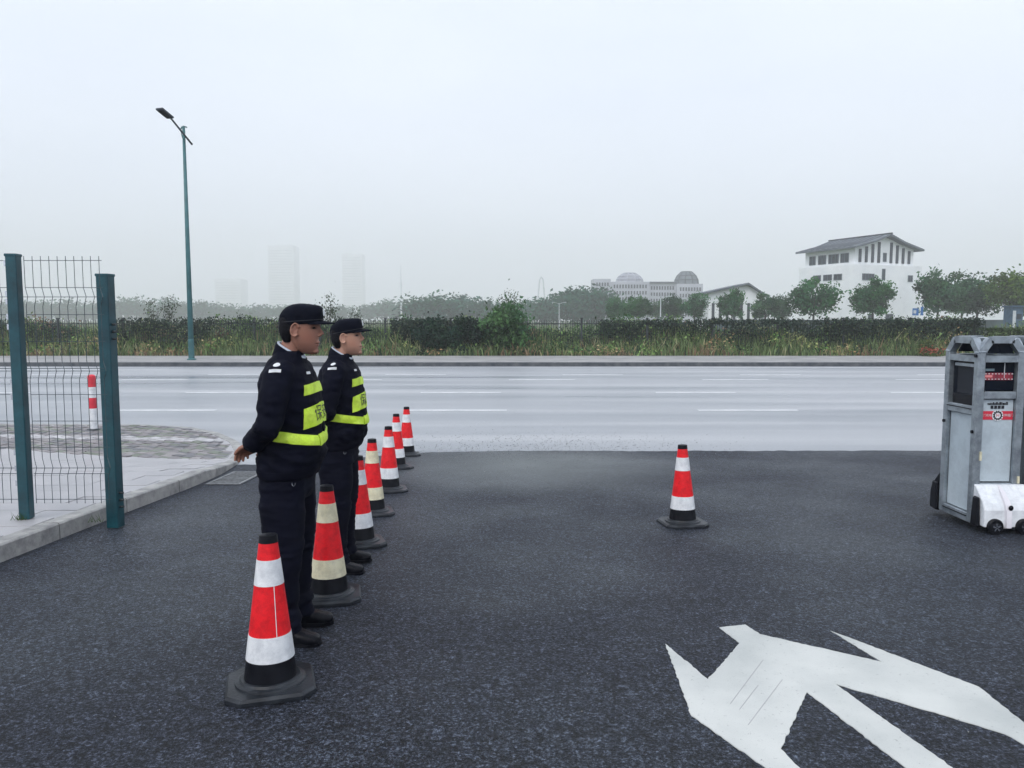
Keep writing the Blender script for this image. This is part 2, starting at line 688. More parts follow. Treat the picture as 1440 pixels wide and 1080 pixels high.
M_ALU = mat('brushed_steel', (0.27, 0.31, 0.34), 0.34, color2=(0.44, 0.49, 0.53), var_scale=7, metallic=0.6, bump=0.06, grime=.35, grime_scale=10)
M_PANEL = mat('gate_panel', (0.47, 0.55, 0.60), 0.35, color2=(0.53, 0.60, 0.64), var_scale=2, grime=.18, grime_scale=6)
M_GLASS = mat('dark_glass', (0.004, 0.007, 0.014), 0.12, spec=.22, var=0.3, var_scale=3)
M_BLACK = mat('black_plastic', (0.006, 0.007, 0.011), 0.45, spec=.2, var=0.4, var_scale=12)
M_SNOUT = mat('white_plastic', (0.74, 0.77, 0.80), 0.3, color2=(0.82, 0.84, 0.86), var_scale=6, grime=.22, grime_scale=9)
M_SIGNRED = mat('sign_red', (0.62, 0.03, 0.06), 0.4, var=0.1)
M_INK = mat('ink_black', (0.012, 0.013, 0.02), 0.5, var=0.1)
M_CLOTH = mat('navy_cloth', (0.0016, 0.0021, 0.0075), 0.8, color2=(0.0030, 0.0042, 0.0125), var_scale=7, bump=0.2, bump_scale=320, spec=0.12)
M_CAP = mat('navy_cap', (0.0020, 0.0028, 0.0080), 0.82, color2=(0.0040, 0.0056, 0.0130), var_scale=12, bump=0.25, bump_scale=500, spec=0.14)
M_LIME = mat('lime_band', (0.60, 0.86, 0.035), 0.5, color2=(0.72, 0.95, 0.08), var_scale=16, bump=0.35, bump_scale=55, grime=.22, grime_scale=22)
M_HAIR = mat('black_hair', (0.006, 0.006, 0.009), 0.55, var=0.4, var_scale=90, bump=0.5, bump_scale=400, spec=.12)
M_LEATHER = mat('boot_leather', (0.002, 0.0025, 0.005), 0.4, color2=(0.008, 0.009, 0.013), var_scale=22, bump=0.25, bump_scale=60, spec=.14)
M_SKIN = attr_mat('skin', rough=0.5, spec=0.4, bump=0.15, bump_scale=400, sss=0.12)
M_LEAF = attr_mat('leaves', rough=0.6, spec=0.12, translucent=0.25)
M_BARK = mat('bark', (0.07, 0.06, 0.05), 0.85, var=0.35, var_scale=5, bump=0.5, bump_scale=12)
M_IRON = mat('fence_iron', (0.02, 0.028, 0.03), 0.55, var=0.3, var_scale=3)
M_STUCCO = mat('white_stucco', (0.84, 0.86, 0.88), 0.7, color2=(0.90, 0.91, 0.92), var_scale=0.3, bump=0.1, bump_scale=3, grime=.06, grime_scale=.35)
M_ROOF = mat('grey_roof', (0.085, 0.10, 0.125), 0.6, color2=(0.15, 0.17, 0.195), var_scale=0.6, bump=0.4, bump_scale=3)
M_TRIM = mat('dark_trim', (0.04, 0.05, 0.065), 0.6, var=0.3, var_scale=1)
M_PANE = mat('window_pane', (0.02, 0.032, 0.045), 0.1, var=0.5, var_scale=0.6)
M_FRAME = mat('window_frame', (0.10, 0.125, 0.145), 0.5, var=0.2, var_scale=1)
M_HOTEL = mat('hotel_wall', (0.38, 0.39, 0.45), 0.75, color2=(0.50, 0.51, 0.57), var_scale=0.12)
M_TOWER_HAZED = mat('hazed_concrete', (0.78, 0.80, 0.83), 0.7, var=0.15, var_scale=0.05)  # concrete paled towards the haze; part of the fading is painted in
M_WALLDK = mat('dark_wall', (0.07, 0.10, 0.105), 0.8, var=0.3, var_scale=0.5)
M_BLUE = mat('sign_blue', (0.03, 0.14, 0.38), 0.5, var=0.1)
M_POLE = mat('pale_pole', (0.55, 0.58, 0.60), 0.5, var=0.1)
M_CHROME = mat('chrome', (0.6, 0.62, 0.66), 0.2, var=0.1, metallic=1.0)

# ================================================================== THE SETTING
g = MB().add([(-1500, -90, -0.06), (1500, -90, -0.06), (2200, 2400, -0.06), (-2200, 2400, -0.06)], [(0, 1, 2, 3)])
tag(g.build('ground', M_SOIL), 'open field of rough green ground stretching to the horizon', 'ground', kind='structure')


def sheet(name, xs, ys, zf, material, label, cat):
    vs = [(x, y, zf(x, y)) for y in ys for x in xs]
    n = len(xs)
    fs = [(j * n + i, j * n + i + 1, (j + 1) * n + i + 1, (j + 1) * n + i) for j in range(len(ys) - 1) for i in range(n - 1)]
    ob = MB().add(vs, fs).build(name, material)
    return tag(ob, label, cat, kind='structure')


road = sheet('road', [-400, -60, -20, 0, 20, 60, 400], [8.0, 9.5, Y_EDGE, 14, 20, 26, 32.4], lambda x, y: zd(y) - 0.004 + (0 if y > 0 else 0), M_ROAD,
             'wide pale wet multi-lane road with white dashed lines', 'road')


def edge_y(x):
    pts = [(-40, 9.9), (-3.4, 9.95), (-2.3, 10.45), (-1.2, 11.12), (-0.2, 11.28), (40, 11.3)]
    for (xa, ya), (xb, yb) in zip(pts, pts[1:]):
        if x <= xb:
            return ya + (yb - ya) * (x - xa) / (xb - xa)
    return 11.3


drive_poly = [(-40, -30), (40, -30), (40, 11.3)]
xx = 10.0
rng = random.Random(3)
while xx > -5:
    drive_poly.append((xx, edge_y(xx) + rng.uniform(-0.035, 0.035) + .07 * noise.noise(Vector((xx * .8, 3, 0)))))
    xx -= 0.09
drive_poly.append((-40, 9.9))
drive = MB().prism(drive_poly, lambda y: SLOPE * (Y_EDGE - y) - 0.03, lambda y: SLOPE * (Y_EDGE - y) + 0.004).build('driveway', M_ASPH)
tag(drive, 'dark coarse wet asphalt driveway sloping down to the road', 'driveway', kind='structure')

# lane dashes: painted pieces of the road
for (v, starts) in ((577, [-6.2 + 6.27 * k - 8.6 for k in range(-6, 9)]), (552, [-8.75 + 6.3 * k for k in range(-6, 9)]),
                    (534, [-6.4 + 6.3 * k for k in range(-7, 9)]), (527, [-10.8 + 6.3 * k for k in range(-7, 10)])):
    y0 = on_flat(720, v).y
    me = None
    for s in starts:
        if me is None:
            me = MB().prism([(0, -0.075), (2.15, -0.075), (2.15, 0.075), (0, 0.075)], -0.001, 0.003).mesh('lane_dash')
        link('lane_dash', me, M_LINE, road, (s, y0, 0.0015))
for v in (517.0,):
    y0 = on_flat(720, v).y
    MB().prism([(-200, y0 - 0.07), (200, y0 - 0.07), (200, y0 + 0.07), (-200, y0 + 0.07)], 0.0005, 0.004).build('edge_line', M_LINE, road)

# painted arrow on the drive, traced onto the sloping asphalt
arrow_px = [(935.6, 906), (995.5, 956), (1040, 905), (1011.5, 883), (1048, 879), (1068.6, 892.5), (1239.8, 931.4),
            (1167.8, 887.5), (1376, 966.4), (1440, 1017), (1500, 1066), (1492, 1092), (1440, 1048), (1412.8, 1033),
            (1339, 1010), (1174.5, 962.5), (1339, 1080), (1420, 1138), (1350, 1142), (1272.8, 1080), (1134.8, 974.2),
            (1097.8, 1054), (1124, 1080), (1152, 1108), (1122, 1110), (1076, 1080), (972, 1007)]
ap0 = [on_drive(u, v, 0.004) for u, v in arrow_px]
ap = []
for a, b2 in zip(ap0, ap0[1:] + ap0[:1]):
    n = max(1, int((b2 - a).length / .022))
    for k in range(n):
        q = a.lerp(b2, k / n)
        if k:
            q = q + Vector((rng.uniform(-.0035, .0035), rng.uniform(-.0035, .0035), 0))
        ap.append(q)
arrow = MB().prism([(p.x, p.y) for p in ap], lambda y: SLOPE * (Y_EDGE - y) + 0.002, lambda y: SLOPE * (Y_EDGE - y) + 0.0075).build('painted_arrow', M_ARROW, drive)
arrow['label'] = 'white painted turn arrow with overlapping barbs on dark asphalt'
# scratches across the paint
for (a, b2) in (((1073, 930), (1027, 992)), ((1100, 958), (1052, 1022)), ((1066, 966), (1040, 1000))):
    pa, pb = on_drive(*a), on_drive(*b2)
    dv = (pb - pa).normalized()
    nx, ny = -dv.y * 0.0013, dv.x * 0.0013
    MB().prism([(pa.x + nx, pa.y + ny), (pa.x - nx, pa.y - ny), (pb.x - nx, pb.y - ny), (pb.x + nx, pb.y + ny)],
               lambda y: SLOPE * (Y_EDGE - y) + 0.006, lambda y: SLOPE * (Y_EDGE - y) + 0.0085).build('paint_scratch', M_PAVE, arrow)

# pavement at the left with kerb stones, slabs and brick corner
KPATH = [(-3.75, -9.0), (-3.72, 0.0), (-3.67, 4.2), (-3.62, 5.5), (-3.57, 7.0), (-3.50, 8.3), (-3.50, 9.1), (-3.60, 9.95), (-3.86, 11.0),
         (-4.30, 12.0), (-5.0, 13.0), (-5.75, 13.65), (-6.85, 14.02), (-9.0, 14.1), (-40.0, 14.1)]


def kerb_h(y):
    return 0.135 if y < 8.6 else (0.135 - (y - 8.6) / 1.6 * 0.105 if y < 10.2 else 0.03)


def zp(y):
    return zd(y) + kerb_h(y)


def kx(y):
    for (xa, ya), (xb, yb) in zip(KPATH, KPATH[1:]):
        if ya <= y <= yb:
            return xa + (xb - xa) * (y - ya) / (yb - ya)
    return -3.7


ys = list(np.arange(-9, 14.0, 0.5)) + [14.0]
pv, pf = [], []
for y in ys:
    pv += [(-40, y, zp(y) - 0.008), (kx(y) - 0.1, y, zp(y) - 0.008)]
for i in range(len(ys) - 1):
    pf.append((2 * i, 2 * i + 1, 2 * i + 3, 2 * i + 2))
pave = MB().add(pv, pf).build('pavement', M_PAVE)
tag(pave, 'pale wet paved footway behind the kerb with a bricked corner', 'pavement', kind='structure')

# path resampled for the kerb stones
kp = []
for (a, b2) in zip(KPATH, KPATH[1:]):
    L0 = math.dist(a, b2)
    n = max(1, int(L0 / 0.05))
    kp += [(a[0] + (b2[0] - a[0]) * i / n, a[1] + (b2[1] - a[1]) * i / n) for i in range(n)]
kerb = MB().add([(-40, 14.0, -0.05), (-39.9, 14.0, -0.05), (-39.9, 14.1, -0.05)], [(0, 1, 2)])
kerb = thing('kerb', 'pale stone kerb curving round the driveway corner', 'kerb')
kerb['kind'] = 'structure'
acc, cur, stones = 0.0, [kp[0]], []
for a, b2 in zip(kp, kp[1:]):
    acc += math.dist(a, b2)
    cur.append(b2)
    if acc >= 0.98:
        stones.append(cur)
        cur, acc = [b2], 0.0
for s in stones:
    if s[0][0] < -16:
        break
    n = len(s)
    s2 = s[::max(1, n // 5)]
    if s2[-1] != s[-1]:
        s2.append(s[-1])
    mb = MB()
    rings = []
    for i, p in enumerate(s2):
        a, b2 = Vector(s2[max(i - 1, 0)]), Vector(s2[min(i + 1, len(s2) - 1)])
        t = (b2 - a).normalized()
        q = Vector(p) + (t * 0.007 if i == 0 else (-t * 0.007 if i == len(s2) - 1 else Vector((0, 0))))
        nrm = Vector((-t.y, t.x))
        inn = q + nrm * 0.14
        z0, z1 = zd(q.y) - 0.03, zp(q.y)
        c = 0.012
        rings.append([(q.x, q.y, z0), (q.x, q.y, z1 - c), (q.x + nrm.x * c, q.y + nrm.y * c, z1), (inn.x, inn.y, z1), (inn.x, inn.y, z0)])
    mb.rings(rings)
    mb.f = [tuple(reversed(f)) for f in mb.f]
    mb.build('kerb_stone', M_KERB, kerb)

# paving slabs on the near footway
rng = random.Random(11)
y = 3.2
row = 0
while y < 10.2:
    x = -3.70 - 0.02
    x -= 0.0 if row % 2 else 0.3
    k = 0
    first = True
    while x > -9.0:
        w = 0.6 if not (first and row % 2 == 0) else 0.6
        xr = min(x, kx(y + 0.15) - 0.155, kx(y) - 0.155, kx(y + .3) - .155)
        xl = x - w
        if xr - xl > 0.08:
            dz = rng.uniform(-0.0015, 0.0015)
            ya, yb = y + 0.001, y + 0.299
            pts = [(xl + .001, ya, zp(ya) + dz - .003), (xr - .002, ya, zp(ya) + dz - .003), (xr - .002, yb, zp(yb) + dz - .003), (xl + .002, yb, zp(yb) + dz - .003)]
            vs = pts + [(p[0], p[1], p[2] - 0.014) for p in pts]
            MB().add(vs, [(0, 1, 2, 3), (4, 5, 1, 0), (5, 6, 2, 1), (6, 7, 3, 2), (7, 4, 0, 3)]).build('paving_slab', M_PAVE, pave)
        x -= w
        first = False
    y += 0.3
    row += 1

# brick corner, laid in slanting courses (small and many: joined)
mb = MB()
cols = []
ca, sa = math.cos(R(-32)), math.sin(R(-32))
for i in range(-90, 91):
    for j in range(-60, 61):
        lx, ly = i * 0.205 + (0.1 if j % 2 else 0), j * 0.105
        bx, by = -8 + lx * ca - ly * sa, 12.2 + lx * sa + ly * ca
        lo = 10.22 if bx > -4.5 else 10.22 + (-4.5 - bx) * 0.35
        if not (lo < by < 13.9 and -15 < bx < kx(by) - 0.24):
            continue
        z = zp(by) + rng.uniform(-0.004, 0.006)
        pts = [(-.097, -.047), (.097, -.047), (.097, .047), (-.097, .047)]
        tz = rng.uniform(-0.003, 0.003)
        top = [(bx + a * ca - b2 * sa, by + a * sa + b2 * ca, z + tz * (1 if a > 0 else -1)) for a, b2 in pts]
        mb.add(top + [(p[0], p[1], p[2] - 0.02) for p in top], [(0, 1, 2, 3), (4, 5, 1, 0), (5, 6, 2, 1), (6, 7, 3, 2), (7, 4, 0, 3)])
        light = abs(by - (12.2 - (bx + 5) * 0.12)) < 0.14
        c = rng.choice([(.20, .185, .19), (.15, .15, .16), (.26, .24, .24), (.17, .19, .15)])
        if light:
            c = (.46, .45, .46)
        s = rng.uniform(.8, 1.15)
        cols += [tuple(q * s for q in c)] * 8
br = mb.build('paving_brick', M_BRICK, pave)
set_col(br.data, np.array(cols))
br['kind'] = 'stuff'

# drain grate at the foot of the kerb
gx0, gx1, gy0, gy1 = -3.41, -3.02, 8.42, 9.28
grate = thing('drain_grate', 'iron bar drain grate set beside the kerb', 'drain grate', (-3.2, 8.85, zd(8.85) + 0.004))
zz = lambda y: SLOPE * (Y_EDGE - y) + 0.005
MB().prism([(gx0, gy0), (gx1, gy0), (gx1, gy1), (gx0, gy1)], lambda y: zz(y) - 0.003, lambda y: zz(y) + 0.001).build('pit_shade', M_PIT_SHADE, grate, origin=grate.location)  # flat dark plate, painted as the shade below the bars
for (x0, x1, y0, y1) in ((gx0, gx1, gy0, gy0 + .03), (gx0, gx1, gy1 - .03, gy1), (gx0, gx0 + .03, gy0 + .031, gy1 - .031), (gx1 - .03, gx1, gy0 + .031, gy1 - .031)):
    MB().prism([(x0, y0), (x1, y0), (x1, y1), (x0, y1)], zz, lambda y: zz(y) + 0.014).build('frame_bar', M_STEELDK, grate, origin=grate.location)
nb = 9
for i in range(nb):
    yb = gy0 + 0.075 + i * (gy1 - gy0 - 0.15) / (nb - 1)
    MB().prism([(gx0 + .031, yb - .014), (gx1 - .031, yb - .014), (gx1 - .031, yb + .014), (gx0 + .031, yb + .014)], zz, lambda y: zz(y) + 0.012).build('grate_bar', M_STEELDK, grate, origin=grate.location)

# far side of the road: kerb, footway, soil verge
YK = 32.3
fk = MB().box((0, YK + 0.09, 0.06), (800, 0.18, 0.20)).build('far_kerb', M_DARKKERB)
tag(fk, 'dark wet kerb along the far side of the road', 'kerb', kind='structure')
fp = MB().box((0, (YK + .181 + 38.6) / 2, 0.055), (800, 38.6 - YK - .181, 0.19)).build('far_pavement', M_FARPAVE)
tag(fp, 'grey footway running along the far side of the road', 'pavement', kind='structure')
vg = MB().add([(-400, 38.6, 0.12), (400, 38.6, 0.12), (400, 60, 0.25), (-400, 60, 0.25), (400, 90, -0.06), (-400, 90, -.06)], [(0, 1, 2, 3), (3, 2, 4, 5)])
tag(vg.build('verge', M_SOIL), 'rough overgrown verge beyond the far footway', 'verge', kind='structure')

# ================================================================== FOLIAGE HELPERS
NPR = np.random.RandomState(5)


def leaf_quads(cent, size, cols, flat=0.0):
    """one small bent quad for each leaf (two triangles), random facing"""
    n = len(cent)
    a = NPR.normal(size=(n, 3))
    a /= np.linalg.norm(a, axis=1, keepdims=True)
    b = NPR.normal(size=(n, 3))
    b[:, 2] += flat
    b -= a * (a * b).sum(1, keepdims=True)
    b /= np.linalg.norm(b, axis=1, keepdims=True) + 1e-9
    s = size[:, None] if np.ndim(size) else size
    v = np.stack([cent - a * s * 0.6, cent - b * s * 0.32, cent + a * s * 0.6, cent + b * s * 0.32], 1).reshape(-1, 3)
    f = np.arange(n * 4).reshape(n, 4)
    return v, f, np.repeat(cols, 4, axis=0)


def leaf_mesh(name, v, f, c):
    me = bpy.data.meshes.new(name)
    me.from_pydata(v.tolist(), [], f.tolist())
    me.update()
    set_col(me, c)
    me.materials.append(M_LEAF)
    return me


def crown_mesh(seed, clumps, per, rx, rz, zc, leaf, base, spread=0.3, lo=-0.75):
    rs = np.random.RandomState(seed)
    cs, cl = [], []
    for k in range(clumps):
        while True:
            p = rs.uniform(-1, 1, 3)
            d = np.linalg.norm(p)
            if 0.25 < d < 1 and p[2] > lo:
                break
        p *= rs.uniform(0.82, 1.12)
        p = p * np.array([rx, rx, rz]) + np.array([0, 0, zc])
        m = int(per * rs.uniform(0.6, 1.4))
        q = rs.normal(size=(m, 3)) * np.array([1, 1, 0.75]) * rx * spread * rs.uniform(.65, 1.2)
        cs.append(p + q)
        t = rs.uniform(0.45, 1.7) * rs.uniform(.75, 1.25, size=(m, 1))
        hue = np.array([rs.uniform(.85, 1.25), 1.0, rs.uniform(.75, 1.15)])
        cl.append(np.array(base) * t * hue)
    cent = np.concatenate(cs)
    return leaf_mesh('crown', *leaf_quads(cent, leaf * rs.uniform(.6, 1.4, len(cent)), np.concatenate(cl)))


def trunk_mesh(seed, h, r, zc, rx, rz, limbs=6):
    rg = random.Random(seed)
    mb = MB()
    top = Vector((rg.uniform(-.2, .2), rg.uniform(-.2, .2), zc + rz * 0.4))
    mb.tube([(0, 0, -0.3), (rg.uniform(-.05, .05), 0, zc * 0.35), top * 0.75, top], [r * 1.2, r * .9, r * .6, r * .25], 7)
    for k in range(limbs):
        a = 2 * math.pi * k / limbs + rg.uniform(-.4, .4)
        z0 = zc * rg.uniform(.5, .85)
        e = Vector((math.cos(a) * rx * rg.uniform(.5, .8), math.sin(a) * rx * rg.uniform(.5, .8), zc + rz * rg.uniform(-.3, .5)))
        s = Vector((0, 0, z0))
        mb.tube([s, s.lerp(e, .5) + Vector((0, 0, -.1 * rx)), e], [r * .5, r * .32, r * .1], 5)
    return mb.mesh('trunk')


def tree(name, loc, scale, meshes, label, group=None, rz=0.0, cat='tree'):
    t = thing(name, label, cat, loc, rz, group)
    t.scale = scale if isinstance(scale, (tuple, list)) else (scale,) * 3
    link('trunk', meshes[0], M_BARK, t)
    link('crown', meshes[1], M_LEAF, t)
    return t


# unit trees: about 8 m tall
GREEN = (0.034, 0.125, 0.046)
DULL = (0.024, 0.090, 0.058)
ROUND = [(trunk_mesh(20 + i, 8, .16, 4.8, 3, 2.9), crown_mesh(40 + i, nc, 105, 2.75, 2.6, 5.0, .36, c, spread=sp))
         for i, (c, nc, sp) in enumerate([(GREEN, 44, .20), ((.030, .112, .038), 46, .19), ((.044, .110, .054), 38, .19), ((.030, .080, .036), 50, .22), ((.075, .135, .030), 44, .21)])]
WOOD = [(trunk_mesh(60 + i, 8, .2, 4.2, 3.6, 3.6, 5), crown_mesh(70 + i, 38, 42, 3.8, 3.5, 4.4, .85, DULL, spread=.33, lo=-1)) for i in range(5)]
SPARSE = [(trunk_mesh(90 + i, 5, .05, 3.0, 1.1, 1.6, 9), crown_mesh(95 + i, 20, 15, 1.1, 1.7, 2.7, .19, (0.055, .08, .05), spread=.35)) for i in range(3)]
BUSH = [(trunk_mesh(110 + i, 2, .05, 1.1, 1.0, 1.0, 7), crown_mesh(115 + i, 40, 70, 1.15, 1.15, 1.15, .17, c, spread=.23, lo=-.95))
        for i, c in enumerate([(0.020, .050, .034), (0.055, .125, .055), (0.09, .125, .05)])]

# ================================================================== BEYOND THE ROAD
# iron fence with posts and thin pickets
YF = 40.6
fence = thing('iron_fence', 'dark iron picket fence half buried in roadside weeds', 'fence', (0, YF, 0.12))
fx0, fx1 = 3.67 - 3.45 * 13, 3.67 + 3.45 * 6 + 0.6
pm = MB().box((0, 0, 0.93), (0.10, 0.10, 1.9)).box((0, 0, 1.91), (0.13, 0.13, 0.05)).mesh('post')
for k in range(-13, 7):
    link('post', pm, M_IRON, fence, (3.67 + 3.45 * k, 0, 0))
rm = MB().box(((fx0 + fx1) / 2, 0, 0), (fx1 - fx0, .03, .045)).mesh('rail')
for z in (0.25, 1.62):
    link('rail', rm, M_IRON, fence, (0, 0, z))
mb = MB()
x = fx0
while x < fx1:
    mb.box((x, -0.02, 0.93), (0.022, 0.022, 1.78))
    x += 0.125
tag(mb.build('picket', M_IRON, fence), kind='stuff')

# tall weeds
def blades(n, xr, yr, hf, colf, w=0.035, seed=1):
    rs = np.random.RandomState(seed)
    x = rs.uniform(xr[0], xr[1], n)
    y = rs.uniform(yr[0], yr[1], n)
    h = hf(x, y) * rs.uniform(.45, 1.25, n)
    lean = rs.normal(size=(n, 2)) * (h * .28)[:, None]
    ang = rs.uniform(0, math.pi, n)
    dx, dy = np.cos(ang) * w * rs.uniform(.6, 1.6, n), np.sin(ang) * w * rs.uniform(.6, 1.6, n)
    z0 = np.full(n, 0.10)
    p0 = np.stack([x - dx * .6, y - dy * .6, z0], 1)
    p1 = np.stack([x + dx * .6, y + dy * .6, z0], 1)
    mx, my = x + lean[:, 0] * .4, y + lean[:, 1] * .4
    p2 = np.stack([mx + dx, my + dy, z0 + h * .6], 1)
    p3 = np.stack([mx - dx, my - dy, z0 + h * .6], 1)
    p4 = np.stack([x + lean[:, 0], y + lean[:, 1], z0 + h], 1)
    v = np.stack([p0, p1, p2, p3, p4], 1).reshape(-1, 3)
    i = np.arange(n) * 5
    f = [(a, a + 1, a + 2, a + 3) for a in i.tolist()] + [(a + 3, a + 2, a + 4) for a in i.tolist()]
    c = colf(x, y, h, rs)
    return v, f, np.repeat(c, 5, axis=0)


def patch(x, s, ph):
    return 0.5 + 0.5 * np.sin(x * s + ph + 1.3 * np.sin(x * s * .37 + ph * 2))


def weed_h(x, y):
    base = np.clip((y - 38.5) / 2.4, 0.12, 1.0)
    return (0.32 + 1.2 * base) * (.60 + .42 * patch(x, .9, 1))


def weed_c(x, y, h, rs):
    n = len(x)
    green = np.array([0.17, 0.235, 0.10])
    yel = np.array([0.42, 0.40, 0.23])
    brn = np.array([0.27, 0.19, 0.115])
    dark = np.array([0.05, 0.085, 0.05])
    k = rs.uniform(0, 1, n)
    low = np.clip(1 - (y - 38.5) / 1.3, 0, 1)
    pb = np.clip(low * (-.15 + .8 * patch(x, 1.1, 2)), .04, .6)
    py = pb + .17 * patch(x, .7, 4)
    pd = py + .16
    c = np.where((k < pb)[:, None], brn, np.where((k < py)[:, None], yel, np.where((k < pd)[:, None], dark, green)))
    return c * rs.uniform(.65, 1.35, (n, 1))


v, f, c = blades(56000, (-46, 38), (38.55, 46.0), weed_h, weed_c, .022, 3)
me = bpy.data.meshes.new('weed')
me.from_pydata(v.tolist(), [], f)
set_col(me, c)
me.materials.append(M_LEAF)
tag(link('roadside_weed', me, None), 'tangled green and brown weeds growing along the iron fence', 'weeds', kind='stuff')

# leafy undergrowth mixed into the weeds
rs = np.random.RandomState(12)
nc = 2100
cx = rs.uniform(-46, 38, nc)
cy = 38.95 + rs.uniform(0, 1, nc) ** .9 * 7.5
chh = weed_h(cx, cy) * rs.uniform(.45, 1.15, nc)
tones = np.array([[.15, .27, .08], [.20, .31, .10], [.31, .34, .13], [.08, .15, .06], [.03, .058, .036], [.36, .23, .12], [.42, .33, .18]])
front = np.clip(1.6 - (cy - 38.9) / 1.2, .12, 1)
pick = np.where(rs.uniform(0, 1, nc) < .30 * front * (.3 + patch(cx, 1.1, 2)), rs.randint(5, 7, nc), rs.randint(0, 5, nc))
PT, CC, SZ = [], [], []
for k in range(nc):
    m = int(rs.uniform(30, 75))
    r = rs.uniform(.16, .42)
    q = rs.normal(size=(m, 3)) * [r, r * .8, chh[k] * .26] + [cx[k], cy[k], .12 + chh[k] * .55]
    q[:, 2] = np.maximum(q[:, 2], .12)
    PT.append(q)
    CC.append(tones[pick[k]] * rs.uniform(.7, 1.3) * rs.uniform(.55, 1.5, (m, 1)))
    SZ.append(rs.uniform(.06, .17, m))
me = leaf_mesh('leaf', *leaf_quads(np.concatenate(PT), np.concatenate(SZ), np.concatenate(CC)))
tag(link('undergrowth', me, None), 'low leafy undergrowth among the weeds on the verge', 'undergrowth', kind='stuff')

# thicket of shrubs pressed against the back of the fence
nc = 1150
cx = rs.uniform(-46, 25, nc)
top_ = 1.35 + .55 * patch(cx, .55, 3) + .25 * (patch(cx, 2.1, 1) - .5)
cz = .35 + (top_ - .35) * rs.uniform(0, 1, nc) ** .7
tn = np.array([[.075, .14, .06], [.12, .21, .075], [.045, .075, .048], [.19, .26, .10], [.03, .05, .036], [.22, .15, .10]])
PT, CC, SZ = [], [], []
for k in range(nc):
    m = int(rs.uniform(35, 70))
    r = rs.uniform(.16, .34)
    PT.append(rs.normal(size=(m, 3)) * [r, r, r * .6] + [cx[k], rs.uniform(41.0, 42.6), cz[k]])
    CC.append(tn[rs.choice(6, p=[.27, .22, .2, .12, .13, .06])] * rs.uniform(.7, 1.3) * rs.uniform(.55, 1.5, (m, 1)))
    SZ.append(rs.uniform(.07, .17, m))
PT = np.concatenate(PT)
PT[:, 2] = np.maximum(PT[:, 2], .15)
me = leaf_mesh('leaf', *leaf_quads(PT, np.concatenate(SZ), np.concatenate(CC)))
tag(link('thicket', me, None), 'dense mixed green thicket behind the iron fence', 'thicket', kind='stuff')

# dark creeper over the fence
pts = []
for (xa, xb, za, zb, dens) in ((-21.5, -15.8, 1.0, 2.0, 420), (-6.4, -1.2, .3, 1.98, 900), (4.6, 9.5, 1.35, 1.9, 330), (9.5, 16.5, 1.3, 1.95, 380),
                              (16.5, 24.7, .75, 2.0, 680), (-15.8, -7, 1.5, 1.95, 70), (-46, -27, .5, 2.0, 500)):
    m = int(dens * (xb - xa))
    xs = rs.uniform(xa, xb, m)
    lo = za + .35 * np.sin(xs * 1.9) + .2 * np.sin(xs * 4.7)
    zs = lo + (zb - lo) * rs.uniform(0, 1, m) ** .75 + rs.normal(size=m) * .06
    pts.append(np.stack([xs, YF + rs.normal(size=m) * .22, np.maximum(zs, .15)], 1))
pts = np.concatenate(pts)
cc = np.array([0.030, .048, .036]) * rs.uniform(.5, 2.0, (len(pts), 1)) * np.where(rs.uniform(0, 1, (len(pts), 1)) < .12, [[2.6, 2.0, 1.6]], [[1, 1, 1]])
me = leaf_mesh('leaf', *leaf_quads(pts, rs.uniform(.07, .17, len(pts)), cc))
tag(link('creeper', me, None), 'dark leafy creeper covering stretches of the iron fence', 'creeper', kind='stuff')


def spot(u, y, z=0.12):
    return ((u - 720) / 1080 * y / math.cos(PITCH) * .9965, y, z)


# bushes along the fence
for (u, y, k, s, lab) in ((706, 40.0, 1, 1.22, 'tall bright green bush rising above the iron fence'),
                          (655, 39.9, 0, .86, 'dark green bush leaning on the fence beside the tall bright bush'),
                          (610, 40.0, 0, .84, 'dark bush overgrowing the fence, second from the tall bright bush'),
                          (582, 41.6, 1, .84, 'green bush behind the fence beside the dark bushes'),
                          (866, 42.5, 1, .86, 'small green bush peeping over the fence below the domed building'),
                          (940, 42.8, 2, .80, 'yellowish bush poking over the fence below the white lamp post'),
                          (1304, 38.5, 2, .36, 'low yellow green shrub at the edge of the far footway')):
    tree('roadside_bush', spot(u, y), (s * 1.0, s * .8, s), BUSH[k], lab, 'bushes along the iron fence', random.uniform(0, 6), 'bush')
# red flowers by the low shrub
fl = thing('flower_clump', 'clump of reddish flowers beside the low shrub on the far footway', 'flowers', spot(1308, 38.1, .12))
m = 160
MBc = leaf_mesh('blossom', *leaf_quads(rs.normal(size=(m, 3)) * [.28, .2, .1] + [0, 0, .28], rs.uniform(.06, .12, m), np.array([.42, .10, .07]) * rs.uniform(.6, 1.4, (m, 1))))
link('blossom', MBc, None, fl)
MBc = leaf_mesh('foliage', *leaf_quads(rs.normal(size=(200, 3)) * [.32, .22, .09] + [0, 0, .15], rs.uniform(.08, .15, 200), np.array([.10, .14, .05]) * rs.uniform(.6, 1.4, (200, 1))))
link('foliage', MBc, None, fl)
# saplings standing up from the verge
for i, (u, y, top, lab) in enumerate(((462, 45, 407, 'thin leafy sapling standing behind the taller guard'), (218, 62, 414, 'spindly sapling beside the teal lamp post'),
                                      (240, 64, 412, 'spindly sapling left of the teal lamp post in a pair'), (722, 70, 403, 'bare sapling behind the tall bright bush'),
                                      (708, 72, 408, 'slender sapling behind the tall bright bush'), (500, 60, 428, 'low sapling behind the cap of the shorter guard'))):
    p = spot(u, y, .1)
    h = at_depth(u, top, y).z - .1
    s = h / 4.6
    tree('sapling', p, (s * .75, s * .75, s), SPARSE[i % 3], lab, 'saplings beyond the fence', i * 1.3, 'sapling')

